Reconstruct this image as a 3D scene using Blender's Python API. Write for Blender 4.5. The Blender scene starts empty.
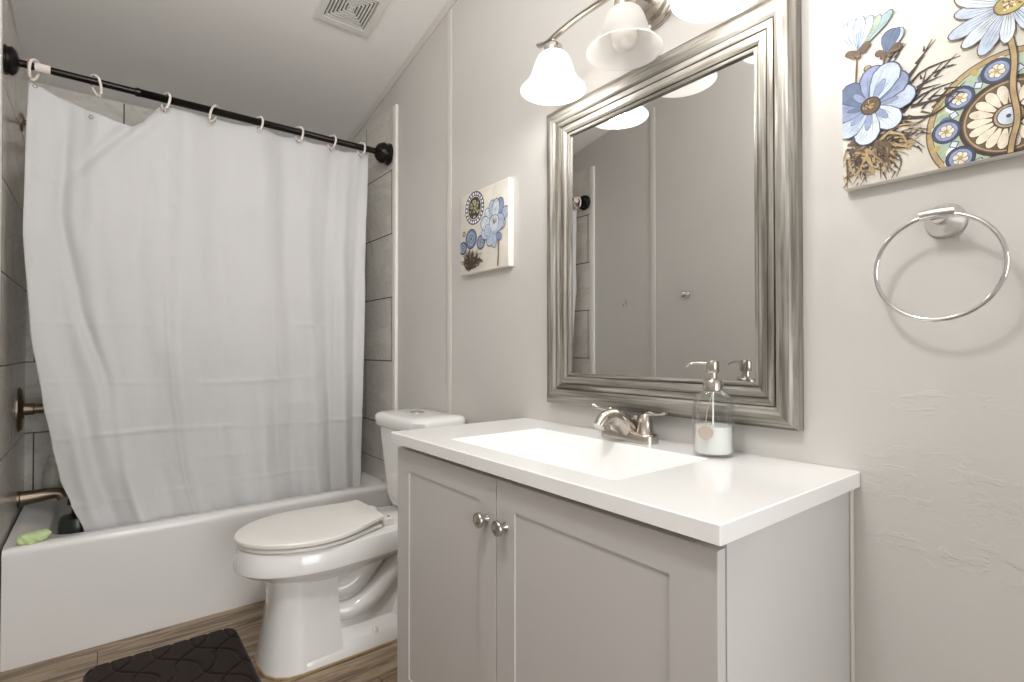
import bpy, bmesh, math, random
from mathutils import Vector, Matrix, noise as mnoise
PI = math.pi
scene = bpy.context.scene
COL = scene.collection

# ------------------------------------------------------------------ camera
H = 1.0274
TH, PIT, FPX = 0.667, 0.0108, 524.65
cam_d = bpy.data.cameras.new('camera'); cam = bpy.data.objects.new('camera', cam_d); COL.objects.link(cam)
F = Vector((math.sin(TH) * math.cos(PIT), math.cos(TH) * math.cos(PIT), math.sin(PIT)))
R = Vector((math.cos(TH), -math.sin(TH), 0)); U = R.cross(F)
m = Matrix((R, U, -F)).transposed().to_4x4(); m.translation = (0, 0, H); cam.matrix_world = m
cam_d.sensor_width = 36; cam_d.lens = FPX / 1024 * 36
cam_d.shift_x = -1.14 / 1024; cam_d.shift_y = 3.17 / 1024; cam_d.clip_start = 0.02
scene.camera = cam

# ------------------------------------------------------------------ world, exposure, lights
scene.view_settings.view_transform = 'Standard'; scene.view_settings.look = 'None'
scene.view_settings.gamma = 1; scene.view_settings.use_curve_mapping = False
scene.view_settings.exposure = 0.0
w = bpy.data.worlds.new('world'); scene.world = w; w.use_nodes = True
w.node_tree.nodes['Background'].inputs[0].default_value = (0.95, 0.97, 1.0, 1)
w.node_tree.nodes['Background'].inputs[1].default_value = 0.6
try:
    scene.cycles.use_denoising = True; scene.cycles.max_bounces = 10; scene.cycles.diffuse_bounces = 6
    scene.cycles.transmission_bounces = 10; scene.cycles.transparent_max_bounces = 12
    scene.cycles.caustics_reflective = False; scene.cycles.caustics_refractive = False
    scene.cycles.sample_clamp_indirect = 4
except Exception: pass
DOOR_FILL, BULB_W, CEIL_FILL_W = 98.0, 4.3, 43.0
# added fill light standing in for daylight, shining through the doorway behind the camera
ld = bpy.data.lights.new('doorway_fill', 'AREA'); ld.shape = 'RECTANGLE'; ld.size = 2.4; ld.size_y = 2.0
ld.energy = DOOR_FILL; ld.color = (.985, 0.99, 1.0)
lo = bpy.data.objects.new('doorway_fill', ld); COL.objects.link(lo)
lo.location = (0.10, -3.4, 1.30); lo.rotation_euler = (PI / 2, 0, 0)

# added fill lamp, out of view above the camera (its globe is built further down)
lc = bpy.data.lights.new('ceiling_fill_light', 'POINT'); lc.shadow_soft_size = 0.11; lc.energy = CEIL_FILL_W; lc.color = (.995, .99, 1.0)
co = bpy.data.objects.new('ceiling_fill_light', lc); COL.objects.link(co); co.location = (0.05, 0.45, 2.22)

# ------------------------------------------------------------------ helpers
def mat(name, color, rough=0.5, metal=0.0, coat=0.0, trans=0.0, ior=1.45, emit=None, estr=0, spec=0.5):
    M = bpy.data.materials.new(name); M.use_nodes = True
    b = M.node_tree.nodes['Principled BSDF']
    b.inputs['Base Color'].default_value = (*color, 1); b.inputs['Roughness'].default_value = rough
    b.inputs['Metallic'].default_value = metal; b.inputs['Coat Weight'].default_value = coat
    b.inputs['Coat Roughness'].default_value = 0.08
    b.inputs['Transmission Weight'].default_value = trans; b.inputs['IOR'].default_value = ior
    b.inputs['Specular IOR Level'].default_value = spec
    if emit: b.inputs['Emission Color'].default_value = (*emit, 1); b.inputs['Emission Strength'].default_value = estr
    return M
def srgb(r, g, b):
    f = lambda c: c / 12.92 if c <= 0.04045 else ((c + 0.055) / 1.055) ** 2.4
    return tuple(f(x / 255) for x in (r, g, b))
def N(M, t, **kw):
    n = M.node_tree.nodes.new(t)
    for k, v in kw.items(): setattr(n, k, v)
    return n
def L(M, a, b): M.node_tree.links.new(a, b)
def coords(M, scale=(1, 1, 1), loc=(0, 0, 0), rot=(0, 0, 0)):
    tc = N(M, 'ShaderNodeTexCoord'); mp = N(M, 'ShaderNodeMapping')
    mp.inputs['Scale'].default_value = scale; mp.inputs['Location'].default_value = loc; mp.inputs['Rotation'].default_value = rot
    L(M, tc.outputs['Object'], mp.inputs['Vector']); return mp.outputs[0]
def noise(M, vec, scale, detail=4, rough=0.5, dist=0.0):
    n = N(M, 'ShaderNodeTexNoise'); n.inputs['Scale'].default_value = scale; n.inputs['Detail'].default_value = detail
    n.inputs['Roughness'].default_value = rough; n.inputs['Distortion'].default_value = dist
    L(M, vec, n.inputs['Vector']); return n.outputs['Fac']
def ramp(M, fac, stops):
    r = N(M, 'ShaderNodeValToRGB'); e = r.color_ramp.elements
    while len(e) < len(stops): e.new(0.5)
    for i, (p, c) in enumerate(stops): e[i].position = p; e[i].color = (*c, 1)
    L(M, fac, r.inputs[0]); return r.outputs[0]
def bump(M, h, strength, dist=0.01, chain=None):
    b = N(M, 'ShaderNodeBump'); b.inputs['Strength'].default_value = strength; b.inputs['Distance'].default_value = dist
    L(M, h, b.inputs['Height'])
    if chain: L(M, chain, b.inputs['Normal'])
    return b.outputs[0]
def P(M): return M.node_tree.nodes['Principled BSDF']
def math_n(M, op, a, b=None):
    n = N(M, 'ShaderNodeMath', operation=op)
    for i, v in enumerate((a, b)):
        if v is None: continue
        if isinstance(v, (int, float)): n.inputs[i].default_value = v
        else: L(M, v, n.inputs[i])
    return n.outputs[0]

def obj(name, bm, mats, parent=None, smooth=True, angle=40, loc=None):
    me = bpy.data.meshes.new(name)
    bmesh.ops.remove_doubles(bm, verts=bm.verts, dist=1e-6)
    bmesh.ops.recalc_face_normals(bm, faces=bm.faces)
    if smooth:
        for f in bm.faces: f.smooth = True
        lim = math.radians(angle)
        for e in bm.edges:
            if len(e.link_faces) == 2 and e.calc_face_angle(0) > lim: e.smooth = False
    bm.to_mesh(me); bm.free()
    for mt in (mats if isinstance(mats, (list, tuple)) else [mats]): me.materials.append(mt)
    o = bpy.data.objects.new(name, me); COL.objects.link(o)
    if parent:
        o.parent = parent
        o.matrix_parent_inverse = Matrix.Identity(4)
        base = parent.location + (parent.parent.location if parent.parent else Vector())
        me.transform(Matrix.Translation(-base))
    return o
def thing(name, label, cat, loc=(0, 0, 0), group=None):
    o = bpy.data.objects.new(name, None); COL.objects.link(o); o.location = loc
    o.empty_display_size = 0.05
    o['label'] = label; o['category'] = cat
    if group: o['group'] = group
    return o
def tag(o, label, cat, group=None, kind=None):
    o['label'] = label; o['category'] = cat
    if group: o['group'] = group
    if kind: o['kind'] = kind
    return o
def struct(name, bm, mt, parent=None, smooth=False):
    o = obj(name, bm, mt, parent, smooth)
    if not parent: o['kind'] = 'structure'
    return o
def box(bm, a, b, bev=0.0, seg=2, mi=0):
    a, b = [min(p, q) for p, q in zip(a, b)], [max(p, q) for p, q in zip(a, b)]
    t = bmesh.new(); bmesh.ops.create_cube(t, size=1)
    for v in t.verts: v.co = Vector([(a[i] + b[i]) / 2 + v.co[i] * (b[i] - a[i]) for i in range(3)])
    if bev: bmesh.ops.bevel(t, geom=list(t.edges), offset=bev, segments=seg, affect='EDGES', profile=0.5)
    for f in t.faces: f.material_index = mi
    merge(bm, t); return bm
def merge(bm, t):
    me = bpy.data.meshes.new('tmp'); t.to_mesh(me); t.free(); bm.from_mesh(me); bpy.data.meshes.remove(me)
def frame_for(d):
    d = Vector(d).normalized(); u = Vector((0, 0, 1)) if abs(d.z) < 0.9 else Vector((1, 0, 0))
    x = u.cross(d).normalized(); return x, d.cross(x), d
def lathe(bm, prof, base=(0, 0, 0), axis=(0, 0, 1), n=40, rib=None, mi=0, sx=1, sy=1):
    """prof: list of (radius, height along the axis)"""
    X, Y, Z = frame_for(axis); base = Vector(base); rings = []
    for r, h in prof:
        if r < 1e-6: rings.append([bm.verts.new(base + Z * h)])
        else:
            rings.append([bm.verts.new(base + Z * h + (X * math.cos(a) * sx + Y * math.sin(a) * sy) * (r * (1 + (rib(a, h) if rib else 0))))
                          for a in [2 * PI * i / n for i in range(n)]])
    for A, B in zip(rings, rings[1:]):
        if len(A) == 1 and len(B) == 1: continue
        for i in range(n):
            j = (i + 1) % n
            if len(A) == 1: f = bm.faces.new((A[0], B[i], B[j]))
            elif len(B) == 1: f = bm.faces.new((A[i], A[j], B[0]))
            else: f = bm.faces.new((A[i], A[j], B[j], B[i]))
            f.material_index = mi
    return bm
def smooth_path(pts, n=8):
    pts = [Vector(p) for p in pts]; out = []
    for i in range(len(pts) - 1):
        p0 = pts[max(i - 1, 0)]; p1 = pts[i]; p2 = pts[i + 1]; p3 = pts[min(i + 2, len(pts) - 1)]
        for k in range(n):
            t = k / n
            out.append(0.5 * ((2 * p1) + (-p0 + p2) * t + (2 * p0 - 5 * p1 + 4 * p2 - p3) * t * t + (-p0 + 3 * p1 - 3 * p2 + p3) * t ** 3))
    out.append(pts[-1]); return out
def tube(bm, pts, rad, n=14, closed=False, caps=True, sq=1.0, mi=0):
    """sweep; rad a number or a list with one radius per point; sq flattens the second axis"""
    pts = [Vector(p) for p in pts]; m_ = len(pts); rings = []
    up = None
    for i, p in enumerate(pts):
        if closed: d = pts[(i + 1) % m_] - pts[i - 1]
        else: d = pts[min(i + 1, m_ - 1)] - pts[max(i - 1, 0)]
        d.normalize()
        if up is None: x, up, _ = frame_for(d)
        else:
            up = (up - d * up.dot(d)).normalized(); x = up.cross(d)
        r = rad[i] if isinstance(rad, (list, tuple)) else rad
        rings.append([bm.verts.new(p + x * math.cos(a) * r + up * math.sin(a) * r * sq) for a in [2 * PI * k / n for k in range(n)]])
    rng = range(m_) if closed else range(m_ - 1)
    for i in rng:
        A, B = rings[i], rings[(i + 1) % m_]
        for k in range(n):
            f = bm.faces.new((A[k], A[(k + 1) % n], B[(k + 1) % n], B[k])); f.material_index = mi
    if caps and not closed:
        for r in (rings[0], rings[-1][::-1]):
            f = bm.faces.new(r); f.material_index = mi
    return bm
def loft(bm, rings, cap0=True, cap1=True, mi=0):
    vs = [[bm.verts.new(p) for p in r] for r in rings]; n = len(vs[0])
    for A, B in zip(vs, vs[1:]):
        for k in range(n):
            f = bm.faces.new((A[k], A[(k + 1) % n], B[(k + 1) % n], B[k])); f.material_index = mi
    if cap0: bm.faces.new(vs[0][::-1]).material_index = mi
    if cap1: bm.faces.new(vs[-1]).material_index = mi
    return bm
def rrect(x0, x1, y0, y1, r, z, seg=6):
    out = []
    for cx, cy, a0 in ((x1 - r, y1 - r, 0), (x0 + r, y1 - r, PI / 2), (x0 + r, y0 + r, PI), (x1 - r, y0 + r, 1.5 * PI)):
        for k in range(seg + 1):
            a = a0 + PI / 2 * k / seg; out.append(Vector((cx + r * math.cos(a), cy + r * math.sin(a), z)))
    return out
BM = bmesh.new
def interp(tbl, x):
    if x <= tbl[0][0]: return tbl[0][1]
    for (a, va), (b, vb) in zip(tbl, tbl[1:]):
        if x <= b: t = (x - a) / (b - a); t = t * t * (3 - 2 * t) * 0.4 + t * 0.6; return va + (vb - va) * t
    return tbl[-1][1]

# ------------------------------------------------------------------ room numbers (metres)
XR, XL = 1.11, -0.262           # vanity wall, tub-valve wall
YB, YF = 3.09, -1.05            # tub back wall, doorway wall
YT = 2.326                      # front of the tub
def zc(y): return 2.20 + 0.20 * (YB - y)     # vaulted ceiling

# ------------------------------------------------------------------ materials
def paint_mat(name, col, patches=False):
    M = mat(name, col, 0.42, spec=0.35)
    v = coords(M); n1 = noise(M, v, 2.5, 3); n2 = noise(M, v, 60, 3, 0.6)
    c = ramp(M, n1, [(0.3, tuple(x * 0.97 for x in col)), (0.7, tuple(min(1, x * 1.02) for x in col))])
    L(M, c, P(M).inputs['Base Color'])
    nb = bump(M, n2, 0.06, 0.004); n4 = noise(M, v, 5, 2)
    nb = bump(M, n4, 0.12, 0.01, nb)
    if patches:     # old peeled paint, rolled over: raised flakes in horizontal bands low on the wall
        vs = coords(M, (1, 3.0, 9)); flakes = noise(M, vs, 5.6, 8, 0.64, 0.5)
        fl = ramp(M, flakes, [(0.50, (0, 0, 0)), (0.56, (1, 1, 1))])
        sep = N(M, 'ShaderNodeSeparateXYZ'); tc = N(M, 'ShaderNodeTexCoord'); L(M, tc.outputs['Object'], sep.inputs[0])
        def band(out, c0, wd):
            d = math_n(M, 'ABSOLUTE', math_n(M, 'SUBTRACT', out, c0)); d = math_n(M, 'DIVIDE', d, wd)
            s = math_n(M, 'SUBTRACT', 1.0, d); return math_n(M, 'MAXIMUM', s, 0.0)
        zb = math_n(M, 'ADD', math_n(M, 'ADD', band(sep.outputs[2], 0.80, 0.07), band(sep.outputs[2], 0.69, 0.04)), math_n(M, 'MULTIPLY', band(sep.outputs[2], 0.94, 0.03), 0.7))
        yb = band(sep.outputs[1], 0.18, 0.22)
        mask = math_n(M, 'MULTIPLY', zb, math_n(M, 'MINIMUM', math_n(M, 'MULTIPLY', yb, 1.6), 1.0))
        big = ramp(M, noise(M, v, 14, 3), [(0.42, (0, 0, 0)), (0.55, (1, 1, 1))])
        hgt = math_n(M, 'MULTIPLY', math_n(M, 'MULTIPLY', fl, mask), big)
        nb = bump(M, hgt, 0.5, 0.0030, nb)
    L(M, nb, P(M).inputs['Normal']); return M
WALLC = srgb(201, 198, 193)
m_wall = paint_mat('greige_wall_paint', WALLC); m_wall_p = paint_mat('greige_wall_paint_worn', WALLC, True)
m_batten = mat('batten_paint', srgb(209, 204, 197), 0.32)
m_edge = mat('white_edge_trim', srgb(236, 233, 228), 0.3)
m_ceil = mat('ceiling_texture_paint', srgb(244, 242, 239), 0.8)
v_ = coords(m_ceil); L(m_ceil, bump(m_ceil, noise(m_ceil, v_, 55, 6, 0.65), 0.35, 0.004), P(m_ceil).inputs['Normal'])

def tile_mat(name, axis):
    M = mat(name, srgb(200, 196, 188), 0.22, spec=0.5)
    tc = N(M, 'ShaderNodeTexCoord'); sep = N(M, 'ShaderNodeSeparateXYZ'); L(M, tc.outputs['Object'], sep.inputs[0])
    cb = N(M, 'ShaderNodeCombineXYZ')
    hcoord = sep.outputs[1] if axis == 'y' else sep.outputs[0]
    L(M, math_n(M, 'ADD', hcoord, 5.0 + (0.0 if axis == 'y' else 0.12)), cb.inputs[0])
    L(M, math_n(M, 'ADD', sep.outputs[2], 3.0675 - 0.055 - 0.0), cb.inputs[1])
    br = N(M, 'ShaderNodeTexBrick', offset=0.5, offset_frequency=2, squash=1.0)
    br.inputs['Scale'].default_value = 1; br.inputs['Mortar Size'].default_value = 0.0026; br.inputs['Mortar Smooth'].default_value = 0.0
    br.inputs['Brick Width'].default_value = 0.612; br.inputs['Row Height'].default_value = 0.3067; br.inputs['Bias'].default_value = 0
    L(M, cb.outputs[0], br.inputs['Vector'])
    v = coords(M, (1.2, 1.2, 2.6), rot=(0.3, 0.4, 0.2)); veins = noise(M, v, 2.2, 8, 0.6, 1.6)
    stone = ramp(M, veins, [(0.34, srgb(206, 202, 194)), (0.47, srgb(216, 212, 205)), (0.495, srgb(203, 198, 190)), (0.52, srgb(218, 214, 207)), (0.75, srgb(224, 220, 214))])
    mx = N(M, 'ShaderNodeMixRGB'); L(M, br.outputs['Fac'], mx.inputs[0]); L(M, stone, mx.inputs[1]); mx.inputs[2].default_value = (*srgb(74, 66, 56), 1)
    L(M, mx.outputs[0], P(M).inputs['Base Color'])
    L(M, bump(M, math_n(M, 'SUBTRACT', 1.0, br.outputs['Fac']), 0.5, 0.002), P(M).inputs['Normal']); return M
m_tile_y = tile_mat('marble_tile_side', 'y'); m_tile_x = tile_mat('marble_tile_back', 'x')
m_grout = mat('dark_grout', srgb(74, 66, 56), 0.9)

m_floor = mat('wood_plank_vinyl', srgb(120, 104, 88), 0.42)
v_ = coords(m_floor); br = N(m_floor, 'ShaderNodeTexBrick', offset=0.37, offset_frequency=2)
br.inputs['Scale'].default_value = 1; br.inputs['Brick Width'].default_value = 1.1; br.inputs['Row Height'].default_value = 0.145
br.inputs['Mortar Size'].default_value = 0.0016; br.inputs['Color1'].default_value = (0.25, 0.25, 0.25, 1); br.inputs['Color2'].default_value = (0.8, 0.8, 0.8, 1)
mp = N(m_floor, 'ShaderNodeMapping'); mp.inputs['Location'].default_value = (3.3, 2.93, 0)
L(m_floor, v_, mp.inputs[0]); L(m_floor, mp.outputs[0], br.inputs['Vector'])
addv = N(m_floor, 'ShaderNodeVectorMath', operation='ADD'); sc_ = N(m_floor, 'ShaderNodeVectorMath', operation='SCALE')
L(m_floor, br.outputs['Color'], sc_.inputs[0]); sc_.inputs['Scale'].default_value = 7.0
gm = coords(m_floor, (2.2, 26, 1)); L(m_floor, gm, addv.inputs[0]); L(m_floor, sc_.outputs[0], addv.inputs[1])
g1 = noise(m_floor, addv.outputs[0], 1.6, 8, 0.62, 0.8)
wood = ramp(m_floor, g1, [(0.30, srgb(86, 68, 52)), (0.44, srgb(138, 118, 96)), (0.57, srgb(176, 156, 130)), (0.75, srgb(202, 184, 158))])
tint = N(m_floor, 'ShaderNodeMixRGB', blend_type='MULTIPLY'); tint.inputs[0].default_value = 0.35; L(m_floor, wood, tint.inputs[1]); L(m_floor, br.outputs['Color'], tint.inputs[2])
mx = N(m_floor, 'ShaderNodeMixRGB'); L(m_floor, br.outputs['Fac'], mx.inputs[0]); L(m_floor, tint.outputs[0], mx.inputs[1]); mx.inputs[2].default_value = (*srgb(60, 48, 38), 1)
L(m_floor, mx.outputs[0], P(m_floor).inputs['Base Color']); L(m_floor, bump(m_floor, g1, 0.15, 0.002), P(m_floor).inputs['Normal'])

m_porc = mat('white_porcelain', srgb(242, 241, 239), 0.12, coat=0.4)
m_tub = mat('white_tub_enamel', srgb(242, 240, 238), 0.22, coat=0.2)
m_plastic = mat('white_seat_plastic', srgb(238, 235, 230), 0.3)
m_count = mat('white_cultured_marble', srgb(246, 245, 243), 0.16, coat=0.25)
m_cab = mat('grey_cabinet_paint', srgb(202, 199, 197), 0.38)
m_gap = mat('cabinet_shadow_gap', srgb(70, 64, 56), 0.8)
m_nickel = mat('brushed_nickel', srgb(200, 193, 184), 0.22, 1.0)
m_chrome = mat('polished_chrome', srgb(224, 222, 220), 0.08, 1.0)
m_bronze = mat('brushed_bronze', srgb(132, 119, 102), 0.34, 1.0)
m_black = mat('oil_rubbed_black', srgb(32, 28, 26), 0.28, 0.6)
m_ring = mat('white_ring_plastic', srgb(232, 222, 216), 0.35)
m_pink = mat('pink_ring_plastic', srgb(196, 120, 112), 0.4)
m_mirror = mat('mirror_silver', (0.80, 0.80, 0.79), 0.0, 1.0)
m_sponge = mat('green_sponge', srgb(212, 230, 172), 0.85)
v_ = coords(m_sponge); L(m_sponge, bump(m_sponge, noise(m_sponge, v_, 160, 3), 0.8, 0.004), P(m_sponge).inputs['Normal'])
m_glass = mat('clear_glass', (0.97, 0.985, 0.98), 0.02, trans=1.0, ior=1.42)
nt = m_glass.node_tree; nt.nodes.clear()     # thin clear glass: straight-through light plus a surface reflection
go_ = nt.nodes.new('ShaderNodeOutputMaterial'); gt_ = nt.nodes.new('ShaderNodeBsdfTransparent'); gg_ = nt.nodes.new('ShaderNodeBsdfGlossy'); gx_ = nt.nodes.new('ShaderNodeMixShader'); gl_ = nt.nodes.new('ShaderNodeLayerWeight'); gl_.inputs[0].default_value = .5; gf_ = nt.nodes.new('ShaderNodeMath'); gf_.operation = 'POWER'; gf_.inputs[1].default_value = 2.4; nt.links.new(gl_.outputs['Facing'], gf_.inputs[0])
gt_.inputs[0].default_value = (.995, .997, .996, 1); gg_.inputs['Roughness'].default_value = .06
nt.links.new(gf_.outputs[0], gx_.inputs[0]); nt.links.new(gt_.outputs[0], gx_.inputs[1]); nt.links.new(gg_.outputs[0], gx_.inputs[2]); nt.links.new(gx_.outputs[0], go_.inputs[0])
m_soap = mat('white_liquid_soap', srgb(240, 243, 240), 0.25)
m_cord = mat('jute_cord', srgb(176, 160, 142), 0.9)
m_tagm = mat('rose_wood_tag', srgb(190, 176, 164), 0.35, 0.3)
m_bulb = mat('frosted_bulb', srgb(240, 236, 228), 0.3)
m_bulb_on = mat('lit_bulb', srgb(255, 250, 240), 0.3, emit=(1.0, 0.93, 0.84), estr=14)

def frame_mat(name, along):
    M = mat(name, srgb(150, 144, 134), 0.38, 0.3)
    sc = (40, 2.2, 60) if along == 'y' else (40, 60, 2.2)
    v = coords(M, sc); n1 = noise(M, v, 1.4, 6, 0.6, 0.3)
    c = ramp(M, n1, [(0.3, srgb(82, 77, 68)), (0.44, srgb(116, 111, 102)), (0.56, srgb(146, 142, 134)), (0.75, srgb(182, 178, 172))])
    L(M, c, P(M).inputs['Base Color']); L(M, bump(M, n1, 0.2, 0.001), P(M).inputs['Normal']); return M
m_fr_h = frame_mat('weathered_silver_wood_level', 'y'); m_fr_v = frame_mat('weathered_silver_wood_upright', 'z')

m_curt = bpy.data.materials.new('white_curtain_vinyl'); m_curt.use_nodes = True
b_ = P(m_curt); b_.inputs['Base Color'].default_value = (*srgb(217, 216, 216), 1); b_.inputs['Roughness'].default_value = 0.5; b_.inputs['Specular IOR Level'].default_value = 0.3
tr_ = N(m_curt, 'ShaderNodeBsdfTranslucent'); tr_.inputs[0].default_value = (*srgb(228, 226, 222), 1)
mx_ = N(m_curt, 'ShaderNodeMixShader'); mx_.inputs[0].default_value = 0.12
L(m_curt, b_.outputs[0], mx_.inputs[1]); L(m_curt, tr_.outputs[0], mx_.inputs[2]); L(m_curt, mx_.outputs[0], m_curt.node_tree.nodes['Material Output'].inputs[0])
v_ = coords(m_curt, (1, 1, 0.6)); L(m_curt, bump(m_curt, noise(m_curt, v_, 16, 4, 0.6), 0.25, 0.01), b_.inputs['Normal'])

m_shade = bpy.data.materials.new('frosted_shade_glass'); m_shade.use_nodes = True
b_ = P(m_shade); b_.inputs['Base Color'].default_value = (0.9, 0.89, 0.87, 1); b_.inputs['Roughness'].default_value = 0.25
tr_ = N(m_shade, 'ShaderNodeBsdfTranslucent'); tr_.inputs[0].default_value = (0.98, 0.97, 0.96, 1)
mx_ = N(m_shade, 'ShaderNodeMixShader'); mx_.inputs[0].default_value = 0.8
L(m_shade, b_.outputs[0], mx_.inputs[1]); L(m_shade, tr_.outputs[0], mx_.inputs[2]); L(m_shade, mx_.outputs[0], m_shade.node_tree.nodes['Material Output'].inputs[0])

m_mat = mat('dark_brown_plush', srgb(44, 34, 29), 0.85, spec=.2); P(m_mat).inputs['Sheen Weight'].default_value = 0.12; P(m_mat).inputs['Sheen Roughness'].default_value = 0.4
v_ = coords(m_mat); L(m_mat, bump(m_mat, noise(m_mat, v_, 300, 2), 0.5, 0.002), P(m_mat).inputs['Normal'])

# ------------------------------------------------------------------ the room
bm = BM(); box(bm, (XL - .1, YF - .25, -0.06), (XR + .1, YB + .1, 0)); struct('floor', bm, m_floor)
bm = BM()      # sloping ceiling slab
vs = [bm.verts.new(p) for p in [(XL - .1, YF - .25, zc(YF - .25)), (XR + .1, YF - .25, zc(YF - .25)), (XR + .1, YB + .1, zc(YB + .1)), (XL - .1, YB + .1, zc(YB + .1))]]
r_ = bmesh.ops.extrude_face_region(bm, geom=[bm.faces.new(vs)])
for v in [g for g in r_['geom'] if isinstance(g, bmesh.types.BMVert)]: v.co.z += 0.08
struct('ceiling', bm, m_ceil)
def side_wall(name, x0, x1, mt):
    bm = BM(); r = []
    for x in (x0, x1): r.append([bm.verts.new((x, YF, 0)), bm.verts.new((x, YB, 0)), bm.verts.new((x, YB, zc(YB))), bm.verts.new((x, YF, zc(YF)))])
    bm.faces.new(r[0]); bm.faces.new(r[1][::-1])
    for i in range(4): bm.faces.new((r[0][i], r[0][(i + 1) % 4], r[1][(i + 1) % 4], r[1][i]))
    return struct(name, bm, mt)
wr = side_wall('wall_right', XR, XR + .1, m_wall_p); wl = side_wall('wall_left', XL - .1, XL, m_wall)
bm = BM(); box(bm, (XL - .1, YB, 0), (XR + .1, YB + .1, zc(YB))); wb = struct('wall_back', bm, m_wall)
bm = BM()      # doorway wall behind the camera, with its opening
zt = zc(YF)
box(bm, (XL - .1, YF - .1, 0), (-0.18, YF, zt)); box(bm, (0.80, YF - .1, 0), (XR + .1, YF, zt)); box(bm, (-0.18, YF - .1, 2.06), (0.80, YF, zt))
struct('wall_front', bm, m_wall)
# tile surround
bm = BM(); box(bm, (XR - .010, YT + 0.004, 0.36), (XR, YB, 2.192)); obj('tile_panel', bm, m_tile_y, wr, False)
bm = BM(); box(bm, (XR - .0105, YT + 0.006, 0.4815), (XR - .009, YB, 0.4845)); obj('grout_line', bm, m_grout, wr, False)
bm = BM(); box(bm, (XR - .014, YT - 0.034, 0.0), (XR, YT + 0.004, 2.196), 0.003); obj('tile_edge_trim', bm, m_edge, wr)
bm = BM(); box(bm, (XL, YT + 0.004, 0.36), (XL + .010, YB, 2.192)); obj('tile_panel', bm, m_tile_y, wl, False)
bm = BM(); box(bm, (XL, YT - 0.034, 0.0), (XL + .0115, YT + 0.004, 2.196), 0.003); obj('tile_edge_trim', bm, m_edge, wl)
bm = BM(); box(bm, (XL + .010, YB - .010, 0.36), (XR - .010, YB, 2.192)); obj('tile_panel', bm, m_tile_x, wb, False)
# battens
bm = BM(); box(bm, (XR - .004, 1.808, 0), (XR, 1.842, zc(1.84) - .04), 0.0015); struct('trim_1', bm, m_batten, smooth=True)
bm = BM(); box(bm, (XR - .004, 0.50 - .017 - .9, 0), (XR, 0.50 + .017 - .9, zc(-.4) - .04), 0.0015); struct('trim_2', bm, m_batten, smooth=True)
bm = BM()
for x0, x1 in ((XR - .006, XR),):
    q = []
    for y in (YF, YB): q.append([bm.verts.new((x0, y, zc(y) - .042)), bm.verts.new((x1, y, zc(y) - .042)), bm.verts.new((x1, y, zc(y))), bm.verts.new((x0, y, zc(y)))])
    for i in range(4): bm.faces.new((q[0][i], q[0][(i + 1) % 4], q[1][(i + 1) % 4], q[1][i]))
    bm.faces.new(q[0]); bm.faces.new(q[1][::-1])
struct('trim_3', bm, m_batten)
bm = BM(); box(bm, (XL, 1.83, 0), (XL + .004, 1.864, zc(1.86) - .04), 0.0015); struct('trim_4', bm, m_batten, smooth=True)
bm = BM(); box(bm, (XL, YF, 0), (XL + .010, YT - .036, 0.055), 0.004); struct('baseboard_left', bm, m_edge, smooth=True)

# ------------------------------------------------------------------ bathtub
ZR = 0.385
tub = thing('bathtub', 'long white alcove bathtub with a plain apron below the shower curtain', 'bathtub', (XL + .012, YT, 0))
bm = BM()
x0, x1, y0, y1 = XL + .0185, XR - .0145, YT, YB - .0105
rings = [rrect(x0, x1, y0 + .006, y1, .002, 0.0), rrect(x0, x1, y0 + .004, y1, .002, 0.02), rrect(x0, x1, y0 + .002, y1, .004, ZR - .03),
         rrect(x0, x1, y0, y1, .004, ZR - .018), rrect(x0 + .0005, x1, y0 + .003, y1, .006, ZR - .006), rrect(x0 + .001, x1, y0 + .011, y1, .008, ZR),
         rrect(x0 + .10, x1 - .09, y0 + .072, y1 - .05, .09, ZR), rrect(x0 + .108, x1 - .098, y0 + .082, y1 - .06, .085, ZR - .008),
         rrect(x0 + .12, x1 - .13, y0 + .10, y1 - .08, .09, 0.20), rrect(x0 + .16, x1 - .22, y0 + .13, y1 - .11, .10, 0.09), rrect(x0 + .22, x1 - .30, y0 + .19, y1 - .17, .08, 0.07)]
loft(bm, rings); obj('tub_shell', bm, m_tub, tub, angle=50)
bm = BM(); lathe(bm, [(0, .004), (.03, .004), (.034, 0), (.034, -.002)], (XL + .30, 2.71, 0.071), n=24); obj('drain', bm, m_chrome, tub)

# ------------------------------------------------------------------ valve, spout, shower arm
YV = 2.85
t = thing('shower_valve', 'round brushed bronze shower valve with stub lever on the tiled wall', 'shower valve', (XL + .010, YV, .79))
bm = BM(); lathe(bm, [(0, 0), (.088, 0), (.088, .004), (.080, .010), (.040, .012), (.036, .016), (0, .016)], (XL + .010, YV, .79), (1, 0, 0), 48); obj('escutcheon', bm, m_bronze, t)
bm = BM(); lathe(bm, [(.024, 0.014), (.023, .045), (.019, .048), (.019, .075), (.022, .077), (.022, .092), (.018, .096), (0, .096)], (XL + .010, YV, .79), (1, 0, 0), 32)
tube(bm, smooth_path([(XL + .095, YV, .79), (XL + .10, YV - .01, .76), (XL + .11, YV - .015, .715)], 5), [.010] * 6 + [.009] * 4 + [.007], 12); obj('lever', bm, m_bronze, t)
t = thing('tub_spout', 'brushed bronze tub spout low on the tiled wall above the tub', 'tub spout', (XL + .010, YV, .435))
bm = BM(); pts = smooth_path([(XL + .0105, YV, .436), (XL + .05, YV, .438), (XL + .10, YV, .442), (XL + .135, YV, .439), (XL + .148, YV, .420)], 6)
rr = [.031 - .010 * min(1, i / 16) for i in range(len(pts))]; tube(bm, pts, rr, 24); obj('spout_body', bm, m_bronze, t)
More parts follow.
